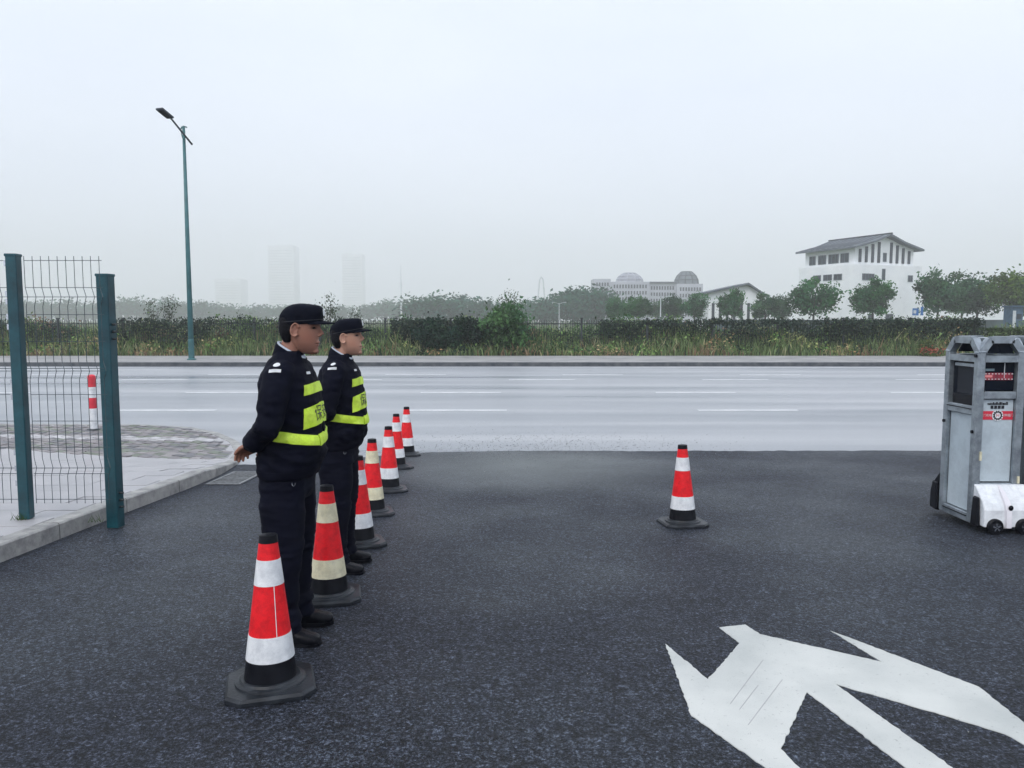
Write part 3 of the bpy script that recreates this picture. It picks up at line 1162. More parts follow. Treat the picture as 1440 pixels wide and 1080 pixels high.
# clipped hedge at the right behind the gate
hx0, hx1, hy = 25.3, 40.0, 41.5
m = 9000
face = rs.randint(0, 3, m)
px = rs.uniform(hx0, hx1, m)
py = np.where(face == 0, hy - .7 + rs.normal(size=m) * .06, hy + rs.uniform(-.7, .7, m))
pz = np.where(face == 1, 1.42 + rs.normal(size=m) * .05, rs.uniform(.15, 1.42, m))
hedge = thing('clipped_hedge', 'clipped dark green hedge ending the iron fence beside the gate', 'hedge', (hx0, hy, .12))
me = leaf_mesh('foliage', *leaf_quads(np.stack([px - hx0, py - hy, pz - .12], 1), rs.uniform(.09, .2, m), np.array([.055, .085, .035]) * rs.uniform(.4, 1.7, (m, 1))))
link('foliage', me, None, hedge)
mb = MB()
for k in range(14):
    mb.tube([(.5 + k, 0, -.1), (.5 + k + .1, .1, .6), (.6 + k, 0, 1.2)], [.04, .03, .02], 5)
tag(mb.build('stem', M_BARK, hedge), kind='stuff')

# ------------------------------------------------------------------ woods
i = 0
for (u, y, top, w) in ((150, 340, 424, 1.1), (182, 330, 420, 1.1), (205, 360, 427, 1.2), (236, 320, 421, 1.0), (262, 345, 428, 1.2), (288, 330, 424, 1.1),
                       (318, 350, 429, 1.3), (346, 335, 431, 1.2), (372, 350, 430, 1.2), (400, 340, 432, 1.2), (520, 330, 428, 1.2), (545, 320, 424, 1.1),
                       (570, 300, 424, 1.2), (96, 330, 424, 1.1), (60, 340, 426, 1.2), (30, 330, 422, 1.1), (8, 335, 426, 1.1), (-20, 330, 424, 1.2), (122, 350, 428, 1.2),
                       (440, 340, 431, 1.2), (480, 345, 430, 1.2)):
    y *= 1.8
    h = at_depth(u, top, y).z
    s = h / 8.2
    tree('hazy_tree', spot(u, y, -.05), (s * w * 1.15, s * w * 1.15, s), WOOD[i % 5], 'pale hazy tree in the far wood beyond the field', 'trees of the far hazy wood', i * 1.7)
    i += 1
for (u, y, top, w) in ((596, 250, 419, 1.3), (622, 240, 416, 1.2), (650, 255, 418, 1.3), (678, 245, 424, 1.2), (704, 250, 426, 1.2), (735, 240, 424, 1.2), (762, 225, 421, 1.1),
                       (784, 230, 418, 1.1), (806, 215, 411, 1.0), (826, 205, 406, 1.0), (846, 210, 409, 1.0)):
    y *= 1.3
    h = at_depth(u, top, y).z
    s = h / 8.2
    tree('wood_tree', spot(u, y, -.05), (s * w * 1.1, s * w * 1.1, s), WOOD[i % 5], ['blue green tree of the wood between the radio mast and the tall bright bush', 'blue green tree of the wood between the bridge pylon and the domed building'][u > 720], 'trees of the middle wood', i * 1.7)
    i += 1
for (u, y, top, w, lab) in ((868, 150, 416, .95, 'green street tree before the lattice dome of the hotel'), (897, 140, 412, .95, 'green street tree under the right edge of the lattice dome'),
                            (922, 190, 420, .9, 'small far street tree beside the white distant lamp post'), (944, 150, 413, .9, 'street tree below the solid dome, beside the white lamp post'),
                            (976, 135, 409, .9, 'street tree between the solid dome and the small gabled house'), (1028, 130, 402, .85, 'street tree standing before the wall of the small gabled house'),
                            (1075, 125, 408, .95, 'street tree at the low eave of the small gabled house'), (1098, 140, 414, .8, 'street tree between the small gabled house and the white hall')):
    h = at_depth(u, top, y).z
    s = h / 8.1
    tree('street_tree', spot(u, y, -.05), (s * w, s * w, s), ROUND[i % 4], lab, 'street trees before the far buildings', i * 2.1)
    i += 1
for (u, y, top, hw, lab, k) in ((1142, 112, 389, 35, 'round green tree in front of the side wall of the white hall', 0),
                                (1225, 112, 386, 33, 'round green tree before the gable end of the white hall', 1),
                                (1316, 110, 373, 36, 'loose grey green tree at the right corner of the white hall', 2),
                                (1372, 116, 384, 34, 'dull green tree behind the gate beside the loose grey green tree', 3),
                                (1424, 108, 376, 36, 'bright green spreading tree above the gate with the taller crown', 4),
                                (1350, 150, 392, 30, 'far dull tree squeezed between two nearer trees beside the white hall', 1),
                                (1460, 120, 380, 36, 'bright green tree at the end of the row beside the gate', 4)):
    h = at_depth(u, top, y).z
    s = h / 8.1
    wx = hw / 1080 * y / 3.25
    tree('hall_tree', spot(u, y, -.05), (wx, wx, s), ROUND[k], lab, 'trees around the white hall', k * 1.9 + u)

# low dark wall before the white hall
wl_ = MB().box((0, 0, .95), (42, .3, 1.9)).box((0, 0, 1.95), (42.2, .42, .12))
w0 = spot(1225, 100, -.05)
tag(wl_.build('boundary_wall', M_WALLDK, origin=None), 'low dark boundary wall in front of the white hall', 'wall').location = w0


# ------------------------------------------------------------------ the white hall
def window(parent, centre, along, up_n, w, h, name='window', frame=True, depth=.12):
    """a framed window standing a little proud of the wall; along = wall direction, up_n = outward normal"""
    a, nrm = Vector(along), Vector(up_n)
    rot = Matrix((a, nrm, Vector((0, 0, 1)))).transposed()
    c = Vector(centre)
    fr = MB()
    t = .12 if frame else .05
    for (dx, dz, sx, sz) in ((0, h / 2 - t / 2, w, t), (0, -h / 2 + t / 2, w, t), (-w / 2 + t / 2, 0, t, h - 2 * t), (w / 2 - t / 2, 0, t, h - 2 * t)):
        fr.box(c + a * dx + Vector((0, 0, dz)) + nrm * .06, (sx, .14, sz), rot=rot)
    for q in range(1, max(2, int(w / .8))):
        fr.box(c + a * (-w / 2 + w * q / max(2, int(w / .8))) + nrm * .05, (.07, .1, h - 2 * t), rot=rot)
    o = fr.build(name, M_FRAME, parent)
    MB().box(c + nrm * .01, (w - 2 * t - .01, .06, h - 2 * t - .01), rot=rot).build('pane', M_PANE, o)
    return o


th = R(23.5)
Yc = 160.0
corner = at_depth(1203, 349, Yc)
A = Vector((math.cos(th), math.sin(th), 0))     # along the gable end
B = Vector((-math.sin(th), math.cos(th), 0))    # along the long side
wc = corner + (A + B) * 1.5
hall = thing('white_hall', 'large white hall with a steep grey overhanging gable roof', 'building', (wc.x, wc.y, -.05))
W, Lg = 17.2, 13.8
EV = at_depth(1204, 349, Yc).z + .75
RG = at_depth(1251, 329, Yc + W / 2 * math.sin(th)).z + .05
rotAB = Matrix((A, B, Vector((0, 0, 1)))).transposed()


def P(a, b, z):
    return A * a + B * b + Vector((0, 0, z))


zs_ = 13.6                                       # top of the broader lower storeys
MB().box(P(W / 2 + .4, Lg / 2, zs_ / 2 - .3), (W + 2.6, Lg + 1.8, zs_ + .6), rot=rotAB).build('lower_wall', M_STUCCO, hall)
# upper storey with gable
gp = [P(0, 0, zs_), P(W, 0, zs_), P(W, 0, EV - .1), P(W / 2, 0, RG - .5), P(0, 0, EV - .1)]
gq = [p + B * Lg for p in gp]
MB().add(gp + gq, [(0, 1, 2, 3, 4), (9, 8, 7, 6, 5), (0, 5, 6, 1), (1, 6, 7, 2), (2, 7, 8, 3), (3, 8, 9, 4), (4, 9, 5, 0)]).build('upper_wall', M_STUCCO, hall)
# roof: two thick slopes with overhang and a slight upturn
ov = 1.5
slope = (RG - EV) / (W / 2)
for sgn in (-1, 1):
    mb = MB()
    prof = [(0, RG + .1), (W / 4, (RG + EV) / 2 - .12), (W / 2 + ov, EV - slope * ov * .55)]
    r0, r1 = [], []
    for (d, z) in prof:
        aa = W / 2 + sgn * d
        r0.append(P(aa, -ov, z + .05))
        r1.append(P(aa, Lg + ov, z + .05))
    th_ = Vector((0, 0, -.42))
    vs = r0 + r1 + [p + th_ for p in r0] + [p + th_ for p in r1]
    fs = [(0, 1, 4, 3), (1, 2, 5, 4), (6, 9, 10, 7), (7, 10, 11, 8), (0, 6, 7, 1), (1, 7, 8, 2), (3, 4, 10, 9), (4, 5, 11, 10), (2, 8, 11, 5), (0, 3, 9, 6)]
    rf = MB().add(vs, fs).build('roof_slope', M_ROOF, hall)
    # battens: standing ribs down the slope
    for k in range(1, 11):
        b = -ov + k * (Lg + 2 * ov) / 11
        for (d0, z0), (d1, z1) in zip(prof, prof[1:]):
            p0, p1 = P(W / 2 + sgn * d0, b, z0 + .1), P(W / 2 + sgn * d1, b, z1 + .1)
            mb.tube([p0, p1], .06, 4)
    mb.build('roof_rib', M_TRIM, rf)
MB().box(P(W / 2, Lg / 2, RG + .2), (.5, Lg + 2 * ov + .3, .3), rot=rotAB).build('ridge', M_TRIM, hall)
# dark slots in the gable
nA = -B
for k in range(9):
    a = 1.4 + k * (W - 2.8) / 8
    top = EV + slope * (W / 2 - abs(a - W / 2)) - 1.0
    bot = zs_ + .5
    if k == 4:
        window(hall, P(a, 0, bot + 1.2), A, nA, 1.0, 1.9)
        continue
    MB().box(P(a, -.06, (top + bot) / 2), (.62, .3, top - bot), rot=rotAB).build('gable_slot', M_TRIM, hall)
# windows of the long side (faces -A)
nB = -A
for (b, w) in ((2.6, 2.2), (5.6, 2.8), (8.8, 2.2), (11.6, 1.8)):
    window(hall, P(0, b, zs_ + 1.5), B, nB, w, 2.0)
for (b, w) in ((3.4, 2.2), (6.2, 2.4), (9.2, 2.2)):
    window(hall, P(-.9, b, 11.1), B, nB, w, 1.3)
window(hall, P(3.0, -.9, 11.0), A, nA, 3.4, 1.4)
window(hall, P(7.4, -.9, 11.6), A, nA, .9, 2.4)
window(hall, P(15.4, -.9, 10.9), A, nA, 1.4, 1.4)
window(hall, P(9.6, -.9, 1.7), A, nA, 2.2, 3.2, 'door')
window(hall, P(4.2, -.9, 2.4), A, nA, 1.6, 1.8)
window(hall, P(-.9, 12.4, 12.0 - 1.2), B, nB, .5, .6)

# small white gabled house
Yh = 150.0
c0 = Vector(spot(1028, Yh, -.05))
hs = thing('gabled_house', 'small white gabled house half hidden behind street trees', 'building', tuple(c0))
hw = 78 / 1080 * Yh / 2 * .92
ez = at_depth(1028, 412, Yh).z
rz_ = at_depth(1045, 398, Yh).z
MB().box((0, 2.5, ez / 2 - .2), (2 * hw, 8, ez + .4)).build('wall', M_STUCCO, hs)
rx_ = 17 / 1080 * Yh
for (xa, xb, za, zb) in ((rx_ - .01, hw + 1.0, rz_, ez - .5), (rx_ + .01, -hw - 1.0, rz_, ez + .1)):
    vs = [(xa, -2.6, za), (xb, -2.6, zb), (xb, 7.6, zb), (xa, 7.6, za)]
    MB().add(vs + [(p[0], p[1], p[2] - .3) for p in vs], [(0, 1, 2, 3), (7, 6, 5, 4), (0, 4, 5, 1), (1, 5, 6, 2), (2, 6, 7, 3), (3, 7, 4, 0)] if xb > xa else
             [(3, 2, 1, 0), (4, 5, 6, 7), (1, 5, 4, 0), (2, 6, 5, 1), (3, 7, 6, 2), (0, 4, 7, 3)]).build('roof_slope', M_ROOF, hs)
vs = [(-hw + .1, -1.45, ez - .05), (hw - .1, -1.45, ez - .05), (rx_, -1.45, rz_ - .35)]
MB().add(vs + [(p[0], 6.3, p[2]) for p in vs], [(0, 1, 2), (5, 4, 3), (0, 3, 4, 1), (1, 4, 5, 2), (2, 5, 3, 0)]).build('gable', M_STUCCO, hs)
for k in range(7):
    MB().box((-hw + .9 + k * (2 * hw - 1.8) / 6, -1.52, ez * .42), (.5, .2, ez * .62)).build('window_slot', M_TRIM, hs)

# hotel with two domes, far behind
Yt = 430.0
c0 = Vector(spot(910, Yt, -.05))
ht = thing('domed_hotel', 'long grey building with two faceted roof domes behind the trees', 'building', tuple(c0))
k_ = Yt / 1080


def hx(u):
    return (u - 910) * k_


def hz(v):
    return at_depth(910, v, Yt).z


def blk(u0, u1, vtop, y0, dep, name='wall', m_=M_HOTEL):
    z = hz(vtop)
    return MB().box(((hx(u0) + hx(u1)) / 2, y0 + dep / 2, z / 2), (hx(u1) - hx(u0), dep, z)).build(name, m_, ht)


blk(834, 858, 392, 1, 14, 'left_wing')
blk(857.9, 912, 396, 0, 18, 'left_block')
blk(911.8, 950, 397.5, 2, 14, 'middle_wing')
blk(949.8, 986, 399, -1, 18, 'right_block')
MB().box((hx(931), 1.6, hz(397)), (hx(950) - hx(912), 1.4, .9)).build('cornice', M_TRIM, ht)
for (u0, u1, vb, vt, name) in ((868, 906, 396, 383, 'lattice_dome'), (951, 985, 399, 381, 'solid_dome')):
    zc0, zc1 = hz(vb), hz(vt)
    cx, rr = (hx(u0) + hx(u1)) / 2, (hx(u1) - hx(u0)) / 2
    prof = [(rr, 0), (rr * .95, .35), (rr * .78, .68), (rr * .42, 1.0)]
    if name == 'solid_dome':
        d = MB().lathe([(r, z * (zc1 - zc0)) for r, z in prof], 10, (cx, 8, zc0)).build(name, M_ROOF, ht)
    else:
        d = MB().lathe([(r * .86, z * (zc1 - zc0) * .92) for r, z in prof], 10, (cx, 8, zc0)).build(name, M_HOTEL, ht)
    rib = MB()
    for k in range(10):
        a = 2 * math.pi * k / 10
        rib.tube([(cx + r * math.cos(a) * 1.01, 8 + r * math.sin(a) * 1.01, zc0 + z * (zc1 - zc0)) for r, z in prof], .35, 4)
    for (r, z) in prof:
        rib.tube([(cx + r * math.cos(2 * math.pi * q / 10) * 1.01, 8 + r * math.sin(2 * math.pi * q / 10) * 1.01, zc0 + z * (zc1 - zc0)) for q in range(11)], .3, 4)
    rib.build('dome_rib', M_HOTEL if name == 'lattice_dome' else M_TRIM, d)
wm = MB().box((0, 0, 0), (.85, .3, 2.0)).mesh('window')
for (u0, u1, n, y0, vt) in ((861, 909, 12, -.1, 396), (914, 948, 9, 1.9, 398), (953, 984, 8, -1.1, 400), (837, 856, 5, .9, 393)):
    for r in range(5):
        for k in range(n):
            link('window', wm, M_PANE, ht, (hx(u0) + (hx(u1) - hx(u0)) * (k + .5) / n, y0, hz(vt) - 2.6 - r * 3.5))

# faint towers in the haze
for (u0, u1, vt, y, lab) in ((380, 416, 345, 2000, 'faint broad high-rise tower, the tallest in the haze'), (483, 511, 357, 2050, 'faint narrow high-rise tower lost in the haze'),
                             (305, 341, 392, 2100, 'faint low tower block in the haze beside the lamp post')):
    h = at_depth(u0, vt, y).z
    w = (u1 - u0) / 1080 * y
    t = thing('tower_block', lab, 'tower', spot((u0 + u1) / 2, y, -.05), 0, 'towers lost in the haze')
    MB().box((0, w * .4, h / 2), (w, w * .8, h)).build('shaft', M_TOWER_HAZED, t)
    MB().box((0, w * .4, h + 1.5), (w * .6, w * .5, 3)).build('roof_plant', M_TOWER_HAZED, t)
    M_TOWERW = mat('tower_window', (.40, .44, .49), .4, var=.1)
    wb = MB().box((0, 0, 0), (w * .9, .4, 1.6)).mesh('window_strip')
    for k in range(int(h / 7) - 1):
        link('window_strip', wb, M_TOWERW, t, (0, -.1, 5 + k * 7))

# mast, bridge pylon, distant lamp posts, sign, kiosk
y = 400.0
h = at_depth(565, 373, y).z
ms = thing('radio_mast', 'thin tall mast standing beyond the hazy wood', 'mast', spot(565, y, -.05))
MB().tube([(0, 0, 0), (0, 0, h * .62)], [.45, .32], 6).build('lower_shaft', M_TOWER_HAZED, ms)
MB().tube([(0, 0, h * .62), (0, 0, h * .72)], [.55, .5], 6).build('collar', M_TOWER_HAZED, ms)
MB().tube([(0, 0, h * .72), (0, 0, h)], [.25, .1], 6).build('antenna', M_TOWER_HAZED, ms)
y = 800.0
h = at_depth(761, 389, y).z
py_ = thing('bridge_pylon', 'pale arched bridge pylon far behind the wood', 'pylon', spot(761, y, -.05))
for s in (-1, 1):
    MB().tube([(s * 4.2, 0, 0), (s * 3.2, 0, h * .6), (s * 1.8, 0, h * .93), (0, 0, h)], [.8, .8, .7, .6], 6).build('leg', M_POLE, py_)
MB().box((0, 0, h * .5), (6.6, .8, 1.2)).build('crossbeam', M_POLE, py_)
for (u, y, vt, lab) in ((928, 95, 418, 'white distant lamp post beside the domed building'), (786, 150, 426, 'small double-armed lamp post before the middle wood')):
    h = at_depth(u, vt, y).z
    t = thing('distant_lamp', lab, 'lamp post', spot(u, y, -.05), 0, 'distant lamp posts')
    MB().tube([(0, 0, 0), (0, 0, h)], [.11, .06], 6).build('pole', M_POLE, t)
    for s in (-1, 1):
        a = MB().tube([(0, 0, h - .1), (s * .9, 0, h + .15)], [.04, .03], 5).build('arm', M_POLE, t)
        MB().box((s * 1.1, 0, h + .17), (.6, .22, .09)).build('lamp', M_POLE, a)
y = 97.0
sg = thing('blue_sign', 'small blue and white sign on a post before the white hall', 'sign', spot(1285, y, -.05))
z0, z1 = at_depth(1285, 443, y).z, at_depth(1285, 433, y).z
MB().tube([(0, 0, 0), (0, 0, z0 + .1)], .05, 6).build('post', M_POLE, sg)
bd = MB().box((0, 0, (z0 + z1) / 2), (.75, .06, z1 - z0)).build('board', M_BLUE, sg)
MB().box((-.1, -.035, (z0 + z1) / 2), (.34, .02, (z1 - z0) * .45)).build('emblem', M_POLE, bd)
MB().box((.8, 0, (z0 + z1) / 2 + .1), (.3, .06, (z1 - z0) * 1.2)).build('side_board', M_BLUE, sg)
y = 92.0
M_KIOSK = mat('kiosk_blue', (.05, .10, .16), .6, var=.2)
ks = thing('blue_kiosk', 'small blue kiosk behind the hedge under the bright green trees', 'kiosk', spot(1428, y, -.05))
z1 = at_depth(1428, 431, y).z
MB().box((0, .8, z1 / 2), (1.3, 1.6, z1)).build('cabin', M_KIOSK, ks)
MB().box((0, .8, z1 + .08), (1.6, 2.0, .16)).build('roof', M_KIOSK, ks)
MB().box((.2, -.02, z1 * .68), (.55, .06, .6)).build('window', M_PANE, ks)
MB().box((-.38, -.02, z1 * .45), (.35, .06, z1 * .85)).build('door', M_POLE, ks)

# ================================================================== ROADSIDE OBJECTS
# teal street lamp
lb = on_flat(269.5, 506, .15)
lamp = thing('street_lamp', 'tall teal street lamp with a slanting arm on the far footway', 'street lamp', (lb.x, lb.y, .15))
o = Vector(lamp.location)
pt = at_depth(262, 178, lb.y)
hp = pt.z - .15
MB().tube([(0, 0, 0), (0, 0, hp * .5), (0, 0, hp)], [.125, .095, .06], 12).build('pole', M_LAMPT, lamp, True)
MB().lathe([(.2, 0), (.2, .05), (.13, .08), (.13, .9), (.115, .94)], 12).build('base_sleeve', M_LAMPT, lamp)
hd = at_depth(240, 166, lb.y - 1.25) - o
tip = at_depth(223.5, 152.5, lb.y - 1.9) - o
tail = at_depth(270, 203, lb.y + .3) - o
mid = tail.lerp(hd, .35)
MB().tube([tail, hd], [.045, .04], 8).build('arm', M_LAMPD, lamp, True)
up = at_depth(262.5, 178, lb.y) - o
br_ = tail.lerp(hd, .58)
MB().tube([up + Vector((0, 0, -.03)), at_depth(258.6, 177.6, lb.y - .25) - o, at_depth(255.6, 178.8, lb.y - .45) - o, at_depth(253.6, 183, lb.y - .55) - o], .03, 6).build('upper_brace', M_LAMPT, lamp, True)
MB().tube([Vector((0, 0, up.z - .74)), at_depth(259, 198, lb.y - .15) - o, at_depth(256, 192, lb.y - .3) - o, at_depth(255, 186, lb.y - .5) - o], .018, 6).build('lower_brace', M_LAMPT, lamp, True)
ax = (tip - hd).normalized()
sd = ax.cross(Vector((0, 0, 1))).normalized()
nn = sd.cross(ax)
rot = Matrix((ax, sd, nn)).transposed()
ln = (tip - hd).length
hdo = MB().box((hd + tip) / 2, (ln, .36, .085), rot=rot).build('lamp_head', M_LAMPD, lamp, bevel=.02)
MB().box((hd + tip) / 2 - nn * .05, (ln * .75, .28, .02), rot=rot).build('lens', M_GLASS, hdo)

# red and white bollards at the road edge
for (u, v, lab) in ((132, 604, 'red and white striped bollard on the bricked corner, beside the teal end post'),):
    p = on_flat(u, v, .03)
    bo = thing('striped_bollard', lab, 'bollard', (p.x, p.y, .03))
    hh = at_depth(u - 1, 529, p.y).z - .03
    n = 5
    for k in range(n):
        z0, z1 = hh * k / n, hh * (k + 1) / n
        red = k % 2 == 0 and k > 0 or k == n - 1
        MB().lathe([(.066, z0), (.066, z1)], 16).build('red_band' if k in (2, 4) else 'white_band', M_POSTRED if k in (2, 4) else M_WHITE, bo, R(40))
    MB().lathe([(.064, hh), (.05, hh + .02), (.02, hh + .03)], 16).build('cap', M_POSTRED, bo, R(60))
    MB().lathe([(.11, 0), (.11, .012), (.07, .02)], 16).build('base_plate', M_BOLT, bo)

# ------------------------------------------------------------------ mesh fence
back = None
d_ = ray(38, 729)
t_ = 6.0
for _ in range(40):
    p = CAM + d_ * (t_ / d_.y)
    t_ += (p.z - zp(p.y)) * 3.0
back = CAM + d_ * (t_ / d_.y)
back.z = zp(back.y)
front = on_drive(163, 741, .004)
hb = at_depth(17.5, 360, back.y).z - back.z
hf = at_depth(147.5, 388, front.y).z - front.z


def post(name, p, h, w, dpt, rz, label, bolts, side):
    t = thing(name, label, 'fence post', tuple(p), rz)
    MB().box((0, 0, h / 2), (w, dpt, h)).build('shaft', M_TEAL, t, bevel=.006)
    MB().box((0, 0, h + .006), (w + .008, dpt + .008, .022)).build('cap', M_TEAL, t, bevel=.004)
    for z in bolts:
        MB().tube([(side * (w / 2), -.01, z), (side * (w / 2 + .034), -.01, z)], .010, 8).build('bolt', M_BOLT, t)
    return t


endp = post('end_post', front, hf, .105, .10, R(-6), 'free-standing teal square post on the asphalt at the kerb', [hf - .40, hf - .46, hf - .52, .30, .24, .18], 1)
for k in range(1):
    MB().lathe([(.075, 0), (.07, .004)], 4).build('foot', M_BOLT, endp)
panelp = post('fence_post', back, hb, .085, .085, R(4), 'teal square post carrying the wire mesh panel', [], 1)
for z in (hb - .06, hb - .30, hb - .36, hb - .48, hb - .56, 1.12, 1.0, .55, .42, .3):
    MB().box((-.048, -.02, z), (.018, .03, .045)).build('clip', M_CHROME, panelp)
# wire mesh panels, folded to a V at intervals
PZ0 = at_depth(60, 709, back.y).z - back.z
PZ1 = at_depth(60, 366, back.y).z - back.z


def fold(z):
    for zc in (PZ1 - .29, PZ1 - .88, .42):
        d = abs(z - zc)
        if d < .075:
            return .042 * (1 - d / .075)
    return 0.0


def mesh_panel(x0, x1, label):
    t = thing('mesh_panel', label, 'fence panel', (back.x, back.y + .03, back.z), 0, 'wire mesh panels')
    zs = sorted(set([PZ0, PZ1 + .035] + [zc + q for zc in (PZ1 - .29, PZ1 - .88, .42) for q in (-.075, 0, .075)]))
    me = MB().tube([(fold(z) * 1.0, -fold(z), z) for z in zs], .0026, 5).mesh('vertical_wire')
    x = x0
    while x <= x1:
        link('vertical_wire', me, M_WIRE, t, (x, 0, 0))
        x += .0665
    hm = MB().tube([(x0, 0, 0), (x1, 0, 0)], .0026, 5).mesh('horizontal_wire')
    z = PZ1
    hz_ = [PZ1 - .215 * k for k in range(11)] + [PZ1 - .29, PZ1 - .88, .42]
    for z in hz_:
        if z > PZ0 - .01:
            link('horizontal_wire', hm, M_WIRE, t, (0, -fold(z) - .003, z))
    return t


xe = at_depth(146, 500, back.y).x - back.x
mesh_panel(.065, xe, 'short wire mesh panel between the two teal posts')
mesh_panel(-2.4, -.055, 'wire mesh panel on the far side of the clipped teal post')
# weeds at the post foot
for (dx, dy, k) in ((-.05, -.05, 26), (.62, -.12, 10)):
    gg = thing('grass_tuft', 'tuft of grass at the foot of the teal panel post' if dx < 0 else 'tiny grass tuft in a joint of the slabs by the panel post', 'grass', (back.x + dx, back.y + dy, zp(back.y + dy)))
    mb = MB()
    for q in range(k):
        a, l = rng.uniform(0, 6.28), rng.uniform(.03, .085)
        bx, by = rng.gauss(0, .035), rng.gauss(0, .02)
        mb.add([(bx - .003, by, 0), (bx + .003, by, 0), (bx + math.cos(a) * l * .6, by + math.sin(a) * l * .6, l)], [(0, 1, 2)])
    ob = mb.build('blade', M_LEAF, gg)
    set_col(ob.data, np.tile(np.array([[.06, .10, .03]]), (len(ob.data.vertices), 1)))

# ------------------------------------------------------------------ traffic cones
HC = .69


def make_cone(cream, label, p, rz, seam):
    t = thing('traffic_cone', label, 'traffic cone', tuple(p), 0, 'traffic cones')
    t.rotation_euler = (-math.atan(SLOPE), rng.uniform(-.012, .012), rz)
    rad = lambda z: .121 - (.121 - .036) * (z / HC)
    w, c = .190, .062
    octo = [(-w + c, -w), (w - c, -w), (w, -w + c), (w, w - c), (w - c, w), (-w + c, w), (-w, w - c), (-w, -w + c)]
    rings = [[(x * s, y * s, z) for x, y in octo] for s, z in ((1, 0.001), (1, .018), (.95, .03))]
    MB().rings(rings).build('base', M_RUBBERB, t)
    MB().lathe([(.155, .028), (.152, .038), (.135, .042), (.128, .052)], 32).build('base_ring', M_RUBBERB, t, R(40))
    def seg(name, z0, z1, m, off=0.0):
        return MB().lathe([(rad(z0) + off, z0), (rad((z0 + z1) / 2) + off, (z0 + z1) / 2), (rad(z1) + off, z1)], 40).build(name, m, t, R(40))
    band = M_CREAM if cream else M_WHITE
    seg('lower_cone', .03, .142, M_RUBBER)
    seg('reflective_band', .140, .250, band, .0022)
    s = seg('red_sleeve', .248, .472, M_RED, .0008)
    # the moulded seam of the sleeve
    a = seam
    MB().tube([((rad(z) + .0012) * math.cos(a), (rad(z) + .0012) * math.sin(a), z) for z in (.251, .35, .47)], .0018, 5).build('seam', M_WHITE, s)
    seg('reflective_band', .470, .582, band, .0022)
    seg('red_tip', .580, .66, M_RED, .0008)
    MB().lathe([(rad(.66) + .003, .655), (rad(.69) + .003, .688), (rad(.69) * .6, .692)], 24).build('cap', M_RUBBER, t, R(40))
    return t


for (u, v, cream, lab, rz) in ((381, 965, False, 'big traffic cone with white bands in front of the taller guard', R(18)),
                               (463, 840, True, 'traffic cone with cream bands between the two guards', R(12)),
                               (506, 765, False, 'traffic cone half hidden behind the shorter guard', R(20)),
                               (524, 722, True, 'traffic cone with cream bands just beyond the shorter guard', R(15)),
                               (547, 690, False, 'white banded cone after the cream banded one beyond the guards', R(14)),
                               (558, 658, False, 'white banded cone, next to last of the row by the road', R(22)),
                               (572, 640, False, 'last cone of the row, standing at the road edge', R(10)),
                               (960, 737, False, 'lone traffic cone standing by itself on the driveway', R(8))):
    p = on_drive(u, v, .004)
    p.z = zd(p.y) + .005
    make_cone(cream, lab, p, rz, -1.25 if u == 381 else rng.uniform(.6, 2.4))

# ------------------------------------------------------------------ retractable gate
gate_o = on_drive(1364, 744, .005)
gate = thing('retractable_gate', 'folded retractable steel gate with glazed head and wheeled white nose', 'gate', tuple(gate_o))
GW, GD, GS, GT = .40, .49, 1.475 * 1.0, at_depth(1400, 473, gate_o.y).z - gate_o.z      # width, depth, shoulder height, top


def bar(p0, p1, w, mb, up=Vector((0, 0, 1))):
    p0, p1 = Vector(p0), Vector(p1)
    d = (p1 - p0)
    L0 = d.length
    d.normalize()
    s = d.cross(up)
    if s.length < .01:
        s = Vector((1, 0, 0))
    s.normalize()
    n = s.cross(d)
    return mb.box((p0 + p1) / 2, (L0, w, w), rot=Matrix((d, s, n)).transposed())


